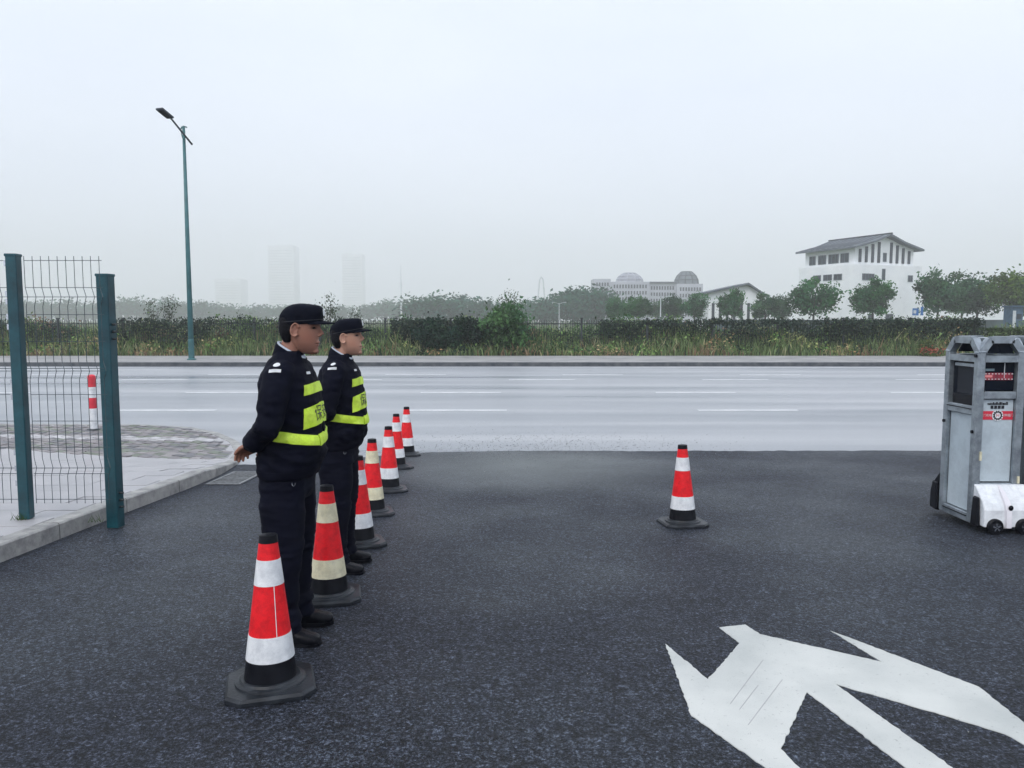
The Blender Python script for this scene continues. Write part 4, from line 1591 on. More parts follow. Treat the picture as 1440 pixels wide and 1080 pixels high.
def gate_section(x0, full):
    w, d = GW, GD
    for (px, pyy) in ((.033, .033), (w - .033, .033), (.033, d - .033), (w - .033, d - .033)):
        MB().box((x0 + px, pyy, (GS + .05) / 2), (.064, .064, GS - .05)).build('corner_post', M_ALU, gate, bevel=.006)
    # arches on front/back (span x) and both ends (span y)
    for yy in (.033, d - .033):
        mb = MB()
        pts = [(x0 + .02, yy, GS - .01), (x0 + .105, yy, GT - .03), (x0 + w - .105, yy, GT - .03), (x0 + w - .02, yy, GS - .01)]
        for a, b2 in zip(pts, pts[1:]):
            bar(a, b2, .056, mb, Vector((0, 1, 0)))
        bar((x0 + .066, yy, GS - .045), (x0 + w - .066, yy, GS - .045), .055, mb)
        mb.build('arch', M_ALU, gate)
        ip = [(x0 + .09, GS), (x0 + .135, GT - .058), (x0 + w - .135, GT - .058), (x0 + w - .09, GS)]
        y0, y1 = (yy - .004, yy + .004)
        vs = [(a, y0, z) for a, z in ip] + [(a, y1, z) for a, z in ip]
        MB().add(vs, [(0, 1, 2, 3)[::-1], (4, 5, 6, 7), (0, 1, 5, 4), (1, 2, 6, 5), (2, 3, 7, 6), (3, 0, 4, 7)]).build('arch_pane', M_GLASS, gate)
    for xx_ in (x0 + .033, x0 + w - .033):
        mb = MB()
        pts = [(xx_, .02, GS - .008), (xx_, .12, GT - .034), (xx_, d - .12, GT - .034), (xx_, d - .02, GS - .008)]
        for a, b2 in zip(pts, pts[1:]):
            bar(a, b2, .058, mb, Vector((1, 0, 0)))
        bar((xx_, .066, GS - .047), (xx_, d - .066, GS - .047), .052, mb)
        mb.build('end_arch', M_ALU, gate)
    # roof cover between the arches
    MB().box((x0 + w / 2, d / 2, GT - .03), (w - .20, d - .2, .03)).build('roof_cover', M_ALU, gate)
    # rails
    for (z, h) in ((1.128, .06), (.365, .05), (.065, .06)):
        for yy in (.03, d - .03):
            MB().box((x0 + w / 2, yy, z), (w - .134, .05, h)).build('rail', M_ALU, gate, bevel=.004)
    for (z, h) in ((.995, .075), (.085, .075)):
        for xx_ in (x0 + .03, x0 + w - .03):
            MB().box((xx_, d / 2, z), (.05, d - .134, h)).build('side_rail', M_ALU, gate, bevel=.004)
            MB().box((xx_ - .012, d / 2, z + .012), (.05, d - .14, .006)).build('rail_groove', M_BLACK, gate)
    for yy in (.045, d - .045):
        MB().box((x0 + w / 2, yy, .745), (w - .14, .02, .69)).build('front_panel' if yy < .1 else 'back_panel', M_PANEL, gate)
        MB().box((x0 + w / 2, yy + .01, 1.283), (w - .14, .02, .235)).build('front_window', M_GLASS, gate)
    for xx_ in (x0 + .045, x0 + w - .045):
        MB().box((xx_, d / 2, .54), (.02, d - .15, .82)).build('side_panel', M_PANEL, gate)
        MB().box((xx_ + (.01 if xx_ < x0 + .1 else -.01), d / 2, 1.22), (.02, d - .14, .37)).build('side_window', M_GLASS, gate)
    if full:
        xx_ = x0 + .045
        MB().box((xx_ - .012, d / 2 - .01, 1.075), (.018, d - .19, .085)).build('side_ledge', M_BLACK, gate, bevel=.003)
        MB().box((xx_ - .008, d / 2, 1.37), (.016, d - .22, .025)).build('inner_rail', M_ALU, gate)


gate_section(0, True)
gate_section(GW + .055, False)
# door closers and screws on the posts
for (yy, z) in ((.033, .82), (GD - .033, .86), (.033, 1.455)):
    MB().tube([(.0, yy, z), (-.012, yy, z)], .014, 10).build('screw_cap', M_BLACK, gate)
MB().box((.055, -.004, .62), (.016, .012, .075)).build('label_plate', M_CREAM, gate)
MB().box((GW - .02, -.004, .42), (.016, .012, .06)).build('label_plate', M_CREAM, gate)
# things behind the front window glass
cxw = GW / 2
zw = 1.283
lb_ = MB().box((cxw, .042, zw), (GW - .17, .006, .06)).build('light_bar', mat('led_red', (.34, .03, .05), .4, color2=(.16, .02, .035), var_scale=25), gate)
for k in range(9):
    for zz_ in (-.022, .022):
        MB().box((cxw - .11 + k * .0275, .038, zw + zz_), (.011, .004, .007)).build('led', M_WHITE, lb_)
MB().box((cxw - .09, .0375, zw + .002), (.07, .003, .02)).build('led_patch', mat('led_pink', (.75, .25, .25), .4, var=.2), lb_)
MB().box((cxw + .045, .040, zw + .05), (.005, .004, .13)).build('antenna', M_POLE, gate)
MB().box((cxw - .085, .040, zw + .055), (.09, .004, .02)).build('display', mat('display_grey', (.14, .2, .23), .3, var=.3), gate)
# sign on the front panel: band, gear emblem, lettering
yp = .034
band = MB().box((cxw, yp - .0005, .958), (GW - .14, .004, .072)).build('sign_band', M_SIGNRED, gate)
disc = MB().tube([(cxw, yp - .003, .958), (cxw, yp - .006, .958)], .047, 24).build('emblem_disc', M_SNOUT, band)
mb = MB()
teeth = []
for k in range(24 * 2):
    a = 2 * math.pi * k / 48
    r = .042 if (k // 2) % 2 else .034
    teeth.append((cxw + r * math.cos(a), .958 + r * math.sin(a)))
inner = [(cxw + .024 * math.cos(2 * math.pi * k / 48), .958 + .024 * math.sin(2 * math.pi * k / 48)) for k in range(48)]
vs = [(x, yp - .008, z) for x, z in teeth] + [(x, yp - .008, z) for x, z in inner]
MB().add(vs, [(k, (k + 1) % 48, 48 + (k + 1) % 48, 48 + k) for k in range(48)]).build('emblem_gear', M_INK, band)


def sign_text(s, size, x, z, m_, name, parent, sx=1.0, off=.0085):
    me = text_mesh(s, size)
    c = coords(me)
    out = np.stack([x + c[:, 0] * sx, np.full(len(c), yp - off), z + c[:, 1]], 1)
    me.vertices.foreach_set('co', out.astype(np.float32).ravel())
    me.update()
    return link(name, me, m_, parent)


sign_text('H', .04, cxw, .958, M_SIGNRED, 'emblem_letter', band)
sign_text('红门机电', .024, cxw - .094, .958, M_WHITE, 'lettering', band, .9, .005)
sign_text('伸缩门', .027, cxw + .094, .958, M_WHITE, 'lettering', band, 1, .005)
# black maker's mark above the band: its letters cannot be made out in the picture
rg2 = random.Random(4)
mb = MB()
x = cxw - .085
while x < cxw + .08:
    w = rg2.choice((.006, .010, .014))
    h = rg2.uniform(.012, .026)
    mb.box((x + w / 2, yp - .002, 1.052 + h / 2 - .006), (w, .003, h))
    x += w + rg2.choice((.003, .004))
for k in range(4):
    mb.box((cxw - .048 + k * .03, yp - .002, 1.027), (.022, .003, .026))
mb.build('maker_mark', M_INK, gate)
# white nose on the front with wheels, black guards, the same at the back
for sgn, yb in ((-1, 0.0), (1, GD)):
    prof = [(0, .385), (-.035, .375), (-.145, .255), (-.168, .20), (-.172, .06), (0, .06)]
    x0, x1 = .012, GW + .03
    rings = []
    for (xx_, k) in ((x0, .97), (x0 + .012, 1.0), (x1 - .012, 1.0), (x1, .97)):
        rings.append([(xx_, yb - sgn * a * k * (1 if sgn < 0 else 1) * (-1 if False else 1) if sgn > 0 else yb + a * k, z) for a, z in prof])
    mb = MB().rings(rings)
    if sgn < 0:
        mb.f = [tuple(reversed(f)) for f in mb.f]
    ns = mb.build('nose', M_SNOUT if sgn < 0 else M_BLACK, gate, bevel=.006)
    gy = yb + sgn * .065
    MB().box((.000, gy, .17), (.034, .110, .25), taper=.7).build('side_guard', M_BLACK, gate, bevel=.012)
    for wx in (.095, GW - .07):
        wy = yb + sgn * .175
        wh = MB().tube([(wx, wy - .022, .068), (wx, wy - .012, .068), (wx, wy + .012, .068), (wx, wy + .022, .068)], [.056, .066, .066, .056], 24).build('wheel', M_RUBBER, gate, R(40))
        MB().tube([(wx, wy + sgn * .0225, .068), (wx, wy + sgn * .028, .068)], [.036, .02], 16).build('hub', M_BLACK, wh)
        sp = MB()
        for k in range(5):
            a = 2 * math.pi * k / 5 + .4
            sp.box((wx + .02 * math.cos(a), wy + sgn * .029, .068 + .02 * math.sin(a)), (.030, .006, .011), rot=Matrix.Rotation(-a, 3, 'Y'))
        sp.build('spoke', M_CHROME, wh)
# fin and lens on the nose
rings = []
for (a, z, w) in ((-.02, .380, .014), (-.085, .335, .03), (-.150, .265, .038), (-.180, .19, .036), (-.184, .06, .034)):
    rings.append([(cxw - w, a + .05, z - .02), (cxw - w * .6, a - .012, z), (cxw + w * .6, a - .012, z), (cxw + w, a + .05, z - .02)])
mb = MB().rings(rings)
mb.build('nose_fin', mat('fin_plastic', (.70, .68, .72), .3, color2=(.78, .76, .79), var_scale=8), gate, R(50))
MB().sphere((cxw + .012, -.188, .225), (.020, .010, .022)).build('sensor_lens', M_BLACK, gate, True)

# ================================================================== PEOPLE


M_EYE = mat('eye_dark', (.02, .014, .012), .15, var=.3)


def ell(xf, xb, hw, z, n=28, e=2.3, cx=0.0):
    out = []
    for k in range(n):
        t = 2 * math.pi * k / n
        c, s = math.cos(t), math.sin(t)
        px = math.copysign(abs(c) ** (2 / e), c) * (xf if c > 0 else -xb)
        out.append(Vector((cx + px, math.copysign(abs(s) ** (2 / e), s) * hw, z)))
    return out


def otube(mb, pts, lat, radii, seg=12):
    """tube whose cross-section is wide along lat"""
    pts = [Vector(p) for p in pts]
    rings = []
    n = len(pts)
    for i, p in enumerate(pts):
        t = (pts[min(i + 1, n - 1)] - pts[max(i - 1, 0)]).normalized()
        l = (Vector(lat) - t * Vector(lat).dot(t)).normalized()
        m = t.cross(l)
        a, b = radii[i]
        rings.append([p + l * (a * math.cos(2 * math.pi * k / seg)) + m * (b * math.sin(2 * math.pi * k / seg)) for k in range(seg)])
    mb.rings(rings)


def hand(mb, wrist, d, back, side, curl):
    """palm and five fingers; d points to the fingers, back is the back of the hand, side = +-1 thumb side"""
    d, back = Vector(d).normalized(), Vector(back)
    back = (back - d * back.dot(d)).normalized()
    lat = d.cross(back) * side
    w = Vector(wrist)
    kn = w + d * .092
    otube(mb, [w - d * .05, w, w + d * .03, w + d * .065, kn + d * .004], lat, [(.026, .020), (.027, .019), (.036, .017), (.041, .016), (.039, .012)])
    for i, (o, L0, r) in enumerate(((.030, .074, .0092), (.010, .082, .0096), (-.011, .076, .0092), (-.030, .060, .0082))):
        p = kn + lat * o - d * .008
        pts, rad = [p], [r * 1.05]
        ang = 0.0
        for j, (fr, cu) in enumerate(((.44, .55), (.32, .8), (.24, .6))):
            ang += curl * cu * (1 + .12 * i)
            dirv = d * math.cos(ang) - back * math.sin(ang)
            p = p + dirv * L0 * fr
            pts.append(p)
            rad.append(r * (.97 - .09 * j))
        mb.tube(pts, rad, 8)
    p = w + d * .022 + lat * .026
    q = p + (d * .6 + lat * .75 - back * .25).normalized() * .036
    e = q + (d * .95 + lat * .15 - back * .35).normalized() * .030
    mb.tube([p, q, e, e + (d - back * .5).normalized() * .018], [.015, .0115, .0105, .008], 8)


HEADRINGS = [(.000, .080, -.048, .016), (.011, .090, -.024, .033), (.030, .094, .002, .046), (.055, .093, .036, .057), (.085, .091, .068, .065),
             (.110, .089, .088, .069), (.135, .087, .098, .072), (.160, .094, .103, .074), (.190, .088, .101, .073), (.220, .066, .086, .062), (.243, .030, .050, .036)]


def fbm(p, s, seed=0.0):
    return noise.fractal(Vector((p[0] * s[0] + seed, p[1] * s[1] + seed * 1.7, p[2] * s[2])), .6, 2.0, 3)


def wrinkle(me, fn, it=0):
    c, n = coords(me).copy(), normals(me).copy()
    d = np.array([fn(c[i]) for i in range(len(c))], dtype=np.float32)
    c += n * d[:, None]
    me.vertices.foreach_set('co', c.ravel())
    me.update()


def jacket_amp(seed):
    def fn(p):
        z = p[2]
        a = .0045 + .006 * max(0, 1 - abs(z - .98) / .12) + .004 * max(0, 1 - abs(z - 1.12) / .15)
        f = fbm(p, (7, 7, 15), seed)
        ridge = 1 - abs(noise.noise(Vector((p[0] * 5 + seed, p[1] * 5, p[2] * 11 + p[0] * 6)))) * 2.2
        return 1.35 * a * f + a * 1.2 * max(0, ridge) - .001
    return fn


def trouser_amp(seed):
    def fn(p):
        z = p[2]
        a = .005 + .010 * max(0, 1 - abs(z - .13) / .13) + .006 * max(0, 1 - abs(z - .48) / .14) + .004 * max(0, 1 - abs(z - .8) / .1)
        f = fbm(p, (5, 5, 17), seed)
        return a * f + .004 * math.sin(z * 95 + 4 * f) * max(0, 1 - abs(z - .12) / .10)
    return fn


TORSO = [(.855, .128, .135, .175), (.872, .148, .146, .186), (.91, .158, .150, .192), (.97, .178, .142, .196), (1.05, .180, .134, .190), (1.15, .162, .140, .190),
         (1.25, .145, .154, .198), (1.33, .128, .158, .204), (1.395, .098, .150, .196), (1.44, .066, .125, .150), (1.475, .050, .100, .098), (1.50, .045, .090, .075)]


def person(label, loc, skin, head_pitch, seed, scale=1.0, twist=0.0, badge=True, tint=1.0):
    root = thing('person', label, 'person', tuple(loc), twist, 'guards beside the cones')
    root.scale = (scale,) * 3
    HM = Matrix.Translation((.030, 0, 1.492)) @ Matrix.Rotation(head_pitch, 4, 'Y')
    H = lambda x, y, z: HM @ Vector((x, y, z))
    # ---------------- body: one continuous figure
    mb = MB()
    rings = []
    for (z, xf, xb, hw) in HEADRINGS:
        rings.append([HM @ p for p in ell(xf, -xb, hw, z, 36, 2.25)])
    mb.rings(rings)
    mb.tube([H(.082, 0, .150), H(.094, 0, .128), H(.106, 0, .111), H(.109, 0, .103)], [.008, .0080, .0098, .0092], 10)
    for s in (-1, 1):
        mb.sphere(H(.096, s * .0115, .099), (.010, .0075, .007))
        mb.sphere(H(.080, s * .030, .160), (.017, .026, .008))        # brow
        # ear
        e = [H(-.012 + .020 * math.cos(a), s * (.077 + .010 * (1 - math.cos(a)) * .5), .122 + .033 * math.sin(a)) for a in np.linspace(.35, 5.6, 12)]
        mb.tube(e, .0050, 8)
        mb.sphere(H(-.014, s * .074, .120), (.016, .007, .026))
    mb.sphere(H(.088, 0, .0625), (.013, .025, .0065))
    mb.sphere(H(.086, 0, .050), (.013, .022, .0065))
    mb.sphere(H(.083, 0, .016), (.015, .024, .014))
    mb.tube([(-.030, 0, 1.40), (-.026, 0, 1.47), (-.012, 0, 1.54), (.000, 0, 1.60)], [.064, .055, .051, .048], 20)
    # torso, arms, legs inside the clothes
    mb.rings([ell(xf * .82, -xb * .82, hw * .82, z, 24) for (z, xf, xb, hw) in TORSO])
    ARM = {}
    for s in (-1, 1):
        sh, el = Vector((-.015, s * .175, 1.395)), Vector((-.038, s * .250, 1.140))
        wr = Vector((-.155, -.105, 1.040)) if s < 0 else Vector((-.150, .085, 1.04))
        fm = el.lerp(wr, .5) + Vector((-.014, s * .012, -.012))
        ARM[s] = (sh, el, fm, wr)
        mb.tube([sh, sh.lerp(el, .5), el, fm, wr], [.05, .045, .040, .034, .025], 12)
        mb.tube([(0, s * .09, .92), (0, s * .105, .70), (.005, s * .115, .48), (-.015, s * .122, .28), (-.01, s * .125, .09)], [.08, .072, .055, .048, .036], 12)
    hand(mb, ARM[-1][3], (-.70, .55, -.42), (-.15, .25, .95), -1, .62)
    hand(mb, ARM[1][3], (-.30, -.80, -.22), (.80, -.1, .30), -1, .60)
    me = remesh(mb, .0042, 3, .5)
    c = coords(me).copy()
    HI = np.array(HM.inverted())
    h = c @ HI[:3, :3].T + HI[:3, 3]
    head = (h[:, 2] > -.01)
    for s in (-1, 1):
        g_ = np.exp(-(((h[:, 1] - s * .032) / .016) ** 2 + ((h[:, 2] - .136) / .011) ** 2)) * (h[:, 0] > .03) * head
        h[:, 0] -= .012 * g_
        b_ = np.exp(-(((h[:, 1] - s * .032) / .010) ** 2 + ((h[:, 2] - .134) / .006) ** 2)) * (h[:, 0] > .03) * head
        h[:, 0] += .006 * b_
        e_ = np.exp(-(((h[:, 0] + .010) / .008) ** 2 + ((h[:, 2] - .125) / .014) ** 2)) * (s * h[:, 1] > .07) * head
        h[:, 1] -= s * .005 * e_
    m_ = np.exp(-((h[:, 2] - .0555) / .0025) ** 2) * (np.abs(h[:, 1]) < .026) * (h[:, 0] > .06) * head
    h[:, 0] -= .004 * m_
    HF = np.array(HM)
    c2 = np.where(head[:, None], h @ HF[:3, :3].T + HF[:3, 3], c)
    me.vertices.foreach_set('co', c2.astype(np.float32).ravel())
    me.update()
    sk = np.tile(np.array(skin)[None], (len(c), 1))
    rs_ = np.random.RandomState(seed)
    x, y, z = h[:, 0], np.abs(h[:, 1]), h[:, 2]
    def mixc(w, col):
        nonlocal sk
        sk = sk * (1 - w[:, None]) + np.array(col)[None] * w[:, None]
    mixc(.35 * np.exp(-(((x - .05) / .035) ** 2 + ((z - .085) / .03) ** 2)) * head, (skin[0] * 1.0, skin[1] * .72, skin[2] * .7))
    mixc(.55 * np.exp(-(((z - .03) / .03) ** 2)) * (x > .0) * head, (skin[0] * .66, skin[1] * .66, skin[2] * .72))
    mixc(.5 * np.exp(-(((z - .055) / .008) ** 2 + (y / .022) ** 4)) * (x > .07) * head, (skin[0] * .95, skin[1] * .62, skin[2] * .62))
    mixc(.95 * np.exp(-(((z - .1350) / .0052) ** 2 + ((y - .036) / .019) ** 4)) * (x > .03) * head, (.015, .012, .012))
    mixc(.92 * np.exp(-(((z - .158 + (y - .03) * .1) / .0058) ** 2 + ((y - .036) / .024) ** 4)) * (x > .03) * head, (.02, .016, .015))
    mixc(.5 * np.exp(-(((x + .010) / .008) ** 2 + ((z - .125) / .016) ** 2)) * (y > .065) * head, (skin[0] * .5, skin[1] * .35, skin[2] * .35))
    mixc(.75 * np.exp(-(((z - .0558) / .0028) ** 2 + (y / .028) ** 6)) * (x > .06) * head, (skin[0] * .35, skin[1] * .25, skin[2] * .25))
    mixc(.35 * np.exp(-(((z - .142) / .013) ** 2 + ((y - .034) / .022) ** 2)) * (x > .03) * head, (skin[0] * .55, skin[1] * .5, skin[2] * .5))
    set_col(me, sk)
    link('body', me, M_SKIN, root)
    for s in (-1, 1):
        MB().sphere(H(.0705, s * .034, .1360), (.0088, .0165, .0062)).build('eye', M_EYE, root, True)
        MB().tube([H(.089, s * .014, .1565), H(.086, s * .030, .1600), H(.074, s * .047, .1590), H(.063, s * .055, .1560)], [.0032, .0042, .0038, .0022], 6).build('eyebrow', M_HAIR, root, True)
    # ---------------- hair
    mb = MB()
    hr = [(.055, -.035, .075, .062), (.080, -.030, .092, .070), (.105, -.020, .104, .0765), (.130, .012, .110, .0770), (.150, .034, .111, .0775), (.172, .040, .110, .078), (.20, .05, .10, .07)]
    rings = []
    for (z, xf, xb, hw) in hr:
        cx = (xf - xb) / 2
        rings.append([HM @ p for p in ell((xf + xb) / 2, -(xf + xb) / 2, hw, z, 28, 3.0, cx)])
    mb.rings(rings)
    me = remesh(mb, .006, 3)
    wrinkle(me, lambda p: .0015 * fbm(p, (60, 60, 20), seed))
    link('hair', me, M_HAIR, root)
    # ---------------- cap
    mb = MB()
    rings = []
    for (z, xf, xb, hw, ti) in ((.150, .100, .113, .0825, .12), (.175, .105, .118, .086, .12), (.203, .107, .116, .087, .12), (.226, .099, .103, .084, .11), (.241, .088, .086, .076, .08),
                                (.250, .070, .060, .060, .03), (.255, .040, .028, .030, .0)):
        rings.append([HM @ (p + Vector((0, 0, p.x * ti))) for p in ell(xf, -xb, hw, z, 36, 2.35)])
    mb.rings(rings)
    me = remesh(mb, .005, 3)
    wrinkle(me, lambda p: .0020 * fbm(p, (22, 22, 22), seed + 3))
    capo = link('cap', me, M_CAP, root)
    # visor
    na, nr = 17, 5
    top, bot = [], []
    for j in range(nr):
        t = j / (nr - 1)
        for k in range(na):
            a = R(-68 + 136 * k / (na - 1))
            x0, y0 = .098 * math.cos(a), .082 * math.sin(a)
            ext = .070 * max(0, math.cos(a * 1.28)) ** .55
            xq, yq = x0 + ext * t, y0 * (1 - .06 * t)
            zq = .170 - .010 * t - .18 * (abs(yq) ** 2) / .1 * .9 + .004
            top.append(H(xq, yq, zq + .003))
            bot.append(H(xq, yq, zq - .003))
    n = na * nr
    fs = []
    for j in range(nr - 1):
        for k in range(na - 1):
            q = (j * na + k, j * na + k + 1, (j + 1) * na + k + 1, (j + 1) * na + k)
            fs.append(tuple(reversed(q)))
            fs.append(tuple(i + n for i in q))
    for k in range(na - 1):
        q = ((nr - 1) * na + k, (nr - 1) * na + k + 1)
        fs.append((q[1], q[0], q[0] + n, q[1] + n))
    MB().add(top + bot, fs).build('visor', M_CAP, capo, R(50))
    # cap band seam
    MB().rings([[HM @ (p + Vector((0, 0, p.x * .12))) for p in ell(.1075, -.1205, .0885, z, 36, 2.35)] for z in (.166, .170)], cap=False).build('cap_band', M_INK, capo, R(60))
    if badge:
        cb = BVHTree.FromPolygons([tuple(v.co) for v in me.vertices], [tuple(p.vertices) for p in me.polygons])
        vs = []
        for k in range(16):
            a = 2 * math.pi * k / 16
            o_ = H(.2, .020 * math.cos(a), .216 + .020 * math.sin(a))
            hit = cb.ray_cast(o_, (HM.to_3x3() @ Vector((-1, 0, 0))))
            vs.append((hit[0] if hit[0] else o_) + HM.to_3x3() @ Vector((.003, 0, .0005)))
        MB().add(vs, [tuple(range(16))]).build('cap_badge', M_WHITE, capo)
    # ---------------- jacket
    def torso_mb():
        m = MB()
        m.rings([ell(xf, -xb, hw, z, 40, 2.35) for (z, xf, xb, hw) in TORSO])
        return m
    mb = torso_mb()
    for s in (-1, 1):
        sh, el, fm, wr = ARM[s]
        mb.sphere((-.022, s * .165, 1.392), (.078, .074, .070))
        mb.tube([sh + Vector((0, -s * .05, .015)), sh, sh.lerp(el, .5) + Vector((-.004, s * .012, 0)), el, fm, wr + (fm - wr) * .05],
                [.066, .074, .070, .063, .057, .047], 18)
        mb.tube([wr + (fm - wr) * .30, wr + (fm - wr) * .02], [.052, .049], 18)
    me = remesh(mb, .0075, 5)
    wrinkle(me, jacket_amp(seed))
    jk = link('jacket', me, M_CLOTH, root)
    tm = remesh(torso_mb(), .0075, 5)
    wrinkle(tm, jacket_amp(seed))
    tb = BVHTree.FromPolygons([tuple(v.co) for v in tm.vertices], [tuple(p.vertices) for p in tm.polygons])
    jb = BVHTree.FromPolygons([tuple(v.co) for v in me.vertices], [tuple(p.vertices) for p in me.polygons])
    bpy.data.meshes.remove(tm)

    def on_torso(phi, z, off):
        d_ = Vector((math.cos(phi), math.sin(phi), 0))
        hit = tb.ray_cast(Vector((.0, 0, z)) + d_ * .8, -d_)
        p = hit[0] if hit[0] else d_ * .18 + Vector((0, 0, z))
        return p + d_ * off

    def strip(name, a0, a1, zlo, zhi, m_, n=26, off=.005):
        top_, bot_ = [], []
        vs, fs = [], []
        for i in range(n + 1):
            t = i / n
            phi = R(a0 + (a1 - a0) * t)
            for q in range(4):
                z = zlo(t) + (zhi(t) - zlo(t)) * q / 3
                vs.append(on_torso(phi, z, off))
        for i in range(n):
            for q in range(3):
                fs.append((i * 4 + q, (i + 1) * 4 + q, (i + 1) * 4 + q + 1, i * 4 + q + 1))
        # turned-in edges
        rim = [i * 4 for i in range(n + 1)] + [n * 4 + 1, n * 4 + 2] + [i * 4 + 3 for i in range(n, -1, -1)] + [2, 1]
        base = len(vs)
        for i in rim:
            p = vs[i]
            d_ = Vector((p.x, p.y, 0)).normalized()
            vs.append(p - d_ * .007)
        for i in range(len(rim)):
            j = (i + 1) % len(rim)
            fs.append((rim[j], rim[i], base + i, base + j))
        return MB().add(vs, fs).build(name, m_, jk, R(50))

    strip('chest_band', -56, 56, lambda t: 1.288 + .010 * math.sin(t * 3.1), lambda t: 1.340 + .008 * math.sin(t * 3.1), M_LIME)
    pan = strip('lettered_band', -56, 56, lambda t: 1.118 + .022 * math.sin(t * 3.1), lambda t: 1.222 + .022 * math.sin(t * 3.1), M_LIME)
    strip('waist_band', -102, -27, lambda t: 1.066 - .036 * t, lambda t: 1.120 - .040 * t, M_LIME)
    strip('waist_band', -25, 60, lambda t: 1.026 + .026 * t, lambda t: 1.084 + .026 * t, M_LIME, off=.008)
    for (ch, ph) in (('保', -24), ('安', 3)):
        tmh = text_mesh(ch, .078)
        cc_ = coords(tmh).copy()
        out = []
        for q in cc_:
            out.append(tuple(on_torso(R(ph) + q[0] / .185, 1.190 + q[1] * 1.1, .0075)))
        tmh.vertices.foreach_set('co', np.array(out, dtype=np.float32).ravel())
        tmh.update()
        link('lettering', tmh, M_INK, pan)
    # sleeve insignia
    sd_ = Vector((0, -1, .55)).normalized()
    def on_sleeve(x, w):
        o_ = Vector((-.01 + x, -.6, 1.43 + w + .20))
        d_ = Vector((0, .9, -.42)).normalized()
        o_ = Vector((-.02 + x, -.22, 1.415)) + Vector((0, -.42 * 0, 0)) - d_ * .3 + d_.cross(Vector((1, 0, 0))).normalized() * (-w)
        hit = jb.ray_cast(o_, d_)
        return (hit[0] if hit[0] else o_ + d_ * .3) - d_ * .004
    rim = [on_sleeve(.017 * math.cos(2 * math.pi * k / 14), .030 + .015 * math.sin(2 * math.pi * k / 14)) for k in range(14)]
    MB().add(rim, [tuple(range(14))]).build('shoulder_badge', M_WHITE, jk)
    g4 = [on_sleeve(x, w) for w in (-.014, .002) for x in np.linspace(-.030, .030, 6)]
    MB().add(g4, [(k, k + 1, k + 7, k + 6) for k in range(5)]).build('shoulder_bar', M_WHITE, jk)
    strip('name_tag', -44, -30, lambda t: 1.392, lambda t: 1.404, M_WHITE, n=4, off=.008)
    # zip placket and pocket flap (raised cloth)
    strip('placket', -4, 8, lambda t: .90, lambda t: 1.40, M_CLOTH, n=4, off=.003)
    strip('hem_band', -178, 178, lambda t: .868, lambda t: .905, M_CLOTH, n=60, off=.002)
    # collar
    def collar(z_off, grow, h_, m_, name):
        rings = []
        for (gr, up) in ((.010, 0), (.006, 1), (-.004, 1), (-.002, 0)):
            ring_ = []
            for p in ell(.066 + gr + grow, -.080 - gr - grow, .070 + gr + grow, 0, 36, 2.1, -.004):
                ct = p.x / .075
                zt = 1.502 - .042 * ct + z_off
                ring_.append(Vector((p.x * (1 if up else 1.12), p.y * (1 if up else 1.12), zt if up else zt - h_)))
            rings.append(ring_)
        return MB().rings(rings, cap=False).build(name, m_, jk, R(60))
    collar(0, 0, .065, M_CLOTH, 'collar')
    collar(.009, -.008, .05, mat('shirt_cloth', (.45, .50, .58), .7, var=.1), 'shirt_collar')
    # ---------------- trousers
    mb = MB()
    mb.rings([ell(.120, -.125, .165, .93, 32), ell(.128, -.138, .178, .86, 32), ell(.125, -.140, .185, .79, 32), ell(.105, -.115, .17, .74, 32)])
    for s in (-1, 1):
        otube(mb, [(-.004, s * .092, .86), (-.002, s * .100, .72), (.004, s * .108, .60), (.006, s * .115, .48), (-.012, s * .121, .34), (-.012, s * .124, .20), (-.004, s * .125, .12), (.0, s * .125, .062)],
              (1, 0, 0), [(.118, .085), (.118, .094), (.108, .090), (.098, .084), (.094, .082), (.090, .080), (.092, .080), (.088, .078)], 22)
    me = remesh(mb, .0085, 5)
    wrinkle(me, trouser_amp(seed + 5))
    tr = link('trousers', me, M_CLOTH, root)
    kr = MB()
    kr.tube([(.075 + .008 * math.cos(a), -.178, .850 + .012 * math.sin(a)) for a in np.linspace(2.6, 6.6, 10)], .0022, 6)
    kr.build('key_ring', M_CHROME, tr, R(60))
    # ---------------- boots
    for s in (-1, 1):
        mb = MB()
        rings = []
        for (x, hw, zt) in ((-.100, .020, .060), (-.090, .034, .085), (-.055, .041, .105), (-.01, .042, .118), (.035, .043, .100), (.085, .048, .078), (.135, .048, .064), (.170, .040, .056), (.188, .022, .044)):
            ring_ = []
            for k in range(20):
                a = 2 * math.pi * k / 20
                ring_.append(Vector((x, hw * math.copysign(abs(math.cos(a)) ** .8, math.cos(a)), zt / 2 + zt / 2 * math.copysign(abs(math.sin(a)) ** .7, math.sin(a)))))
            rings.append(ring_)
        mb.rings(rings)
        mb.tube([(-.028, 0, .06), (-.03, 0, .17)], [(.058, .05), (.060, .052)], 16)
        me = remesh(mb, .006, 3)
        wrinkle(me, lambda p: .002 * fbm(p, (30, 30, 30), seed))
        bo = link('boot', me, M_LEATHER, root, (0, s * .125, .004))
        bo.rotation_euler = (0, 0, s * R(7))
        prof = [(-.105, .018), (-.09, .038), (-.04, .044), (.02, .042), (.09, .051), (.14, .050), (.178, .038), (.194, .018)]
        poly = [(x, -w) for x, w in prof] + [(x, w) for x, w in reversed(prof)]
        MB().prism(poly, 0.0, .018).build('sole', M_RUBBER, bo)
    # the figure leans a little forward from the hips
    done = set()
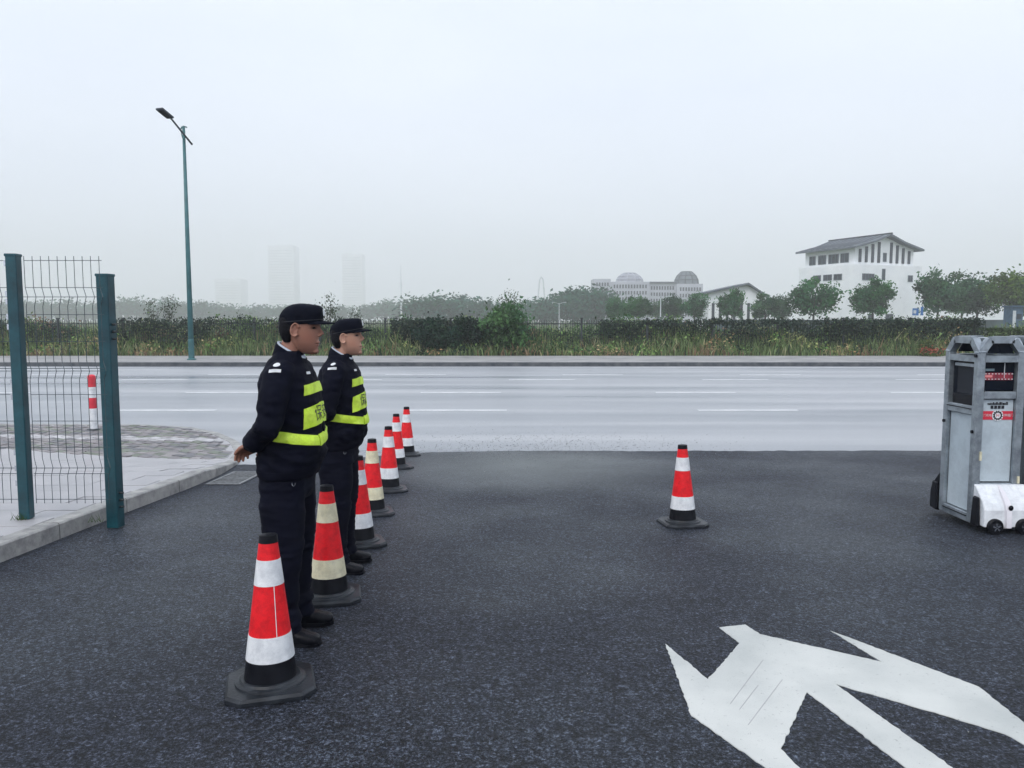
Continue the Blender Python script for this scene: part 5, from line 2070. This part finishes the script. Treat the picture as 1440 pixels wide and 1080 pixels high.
    for ob in root.children_recursive:
        if ob.type != 'MESH' or ob.data.name in done or ob.name.startswith(('boot', 'sole')):
            continue
        done.add(ob.data.name)
        cc_ = coords(ob.data).copy()
        cc_[:, 0] += .062 * np.maximum(0, cc_[:, 2] - .75)
        ob.data.vertices.foreach_set('co', cc_.ravel())
        ob.data.update()
    return root


def stand(x, y):
    return (x, y, zd(y) + .004)


fa, fb = on_drive(459, 893), on_drive(517, 799)
person('taller guard in dark cap and navy uniform with lime bands, hands clasped behind', stand(fa.x - .185, fa.y), (.33, .158, .110), R(3), 1, 1.0)
person('shorter guard in dark cap with white badge, standing behind the cream banded cone', stand(fb.x - .185, fb.y), (.50, .275, .195), R(-4), 9, .985)

# grit and specks swept along the edge of the drive
mb = MB()
rg3 = random.Random(21)
cols = []
for k in range(2600):
    if k < 2000:
        x = rg3.gauss(.3, 1.4)
        y = 11.6 + rg3.gauss(0, .75)
    else:
        x, y = rg3.uniform(-3.2, 6), rg3.uniform(2.2, 11)
    r = rg3.uniform(.003, .009) * (1 if k < 2000 else .6)
    z = zd(y) + .004
    a = rg3.uniform(0, 6)
    p = [(x + r * math.cos(a + q * 2.1) * rg3.uniform(.7, 1.3), y + r * math.sin(a + q * 2.1) * rg3.uniform(.7, 1.3), z - .001) for q in range(3)]
    mb.add(p + [(x, y, z + r * .8)], [(0, 1, 3), (1, 2, 3), (2, 0, 3)])
    c = rg3.choice([(.05, .055, .06), (.09, .095, .10), (.35, .34, .31), (.03, .033, .04)])
    cols += [c] * 4
gt_ = mb.build('grit', M_BRICK)
set_col(gt_.data, np.array(cols))
tag(gt_, 'loose grit scattered where the driveway meets the road', 'grit', kind='stuff')

# ================================================================== HAZE
hz_m = bpy.data.materials.new('haze_air')
hz_m.use_nodes = True
nt = hz_m.node_tree
nt.nodes.clear()
ho = nt.nodes.new('ShaderNodeOutputMaterial')
pvv = nt.nodes.new('ShaderNodeVolumePrincipled')
pvv.inputs['Color'].default_value = (1.0, 1.0, 1.0, 1)
pvv.inputs['Density'].default_value = .00092
pvv.inputs['Anisotropy'].default_value = 0.0
nt.links.new(pvv.outputs['Volume'], ho.inputs['Volume'])
hb_ = MB().box((0, 1175, 108), (4600, 2650, 218.2)).build('haze', hz_m)
tag(hb_, 'pale damp haze filling the air over the whole place', 'haze', kind='stuff')
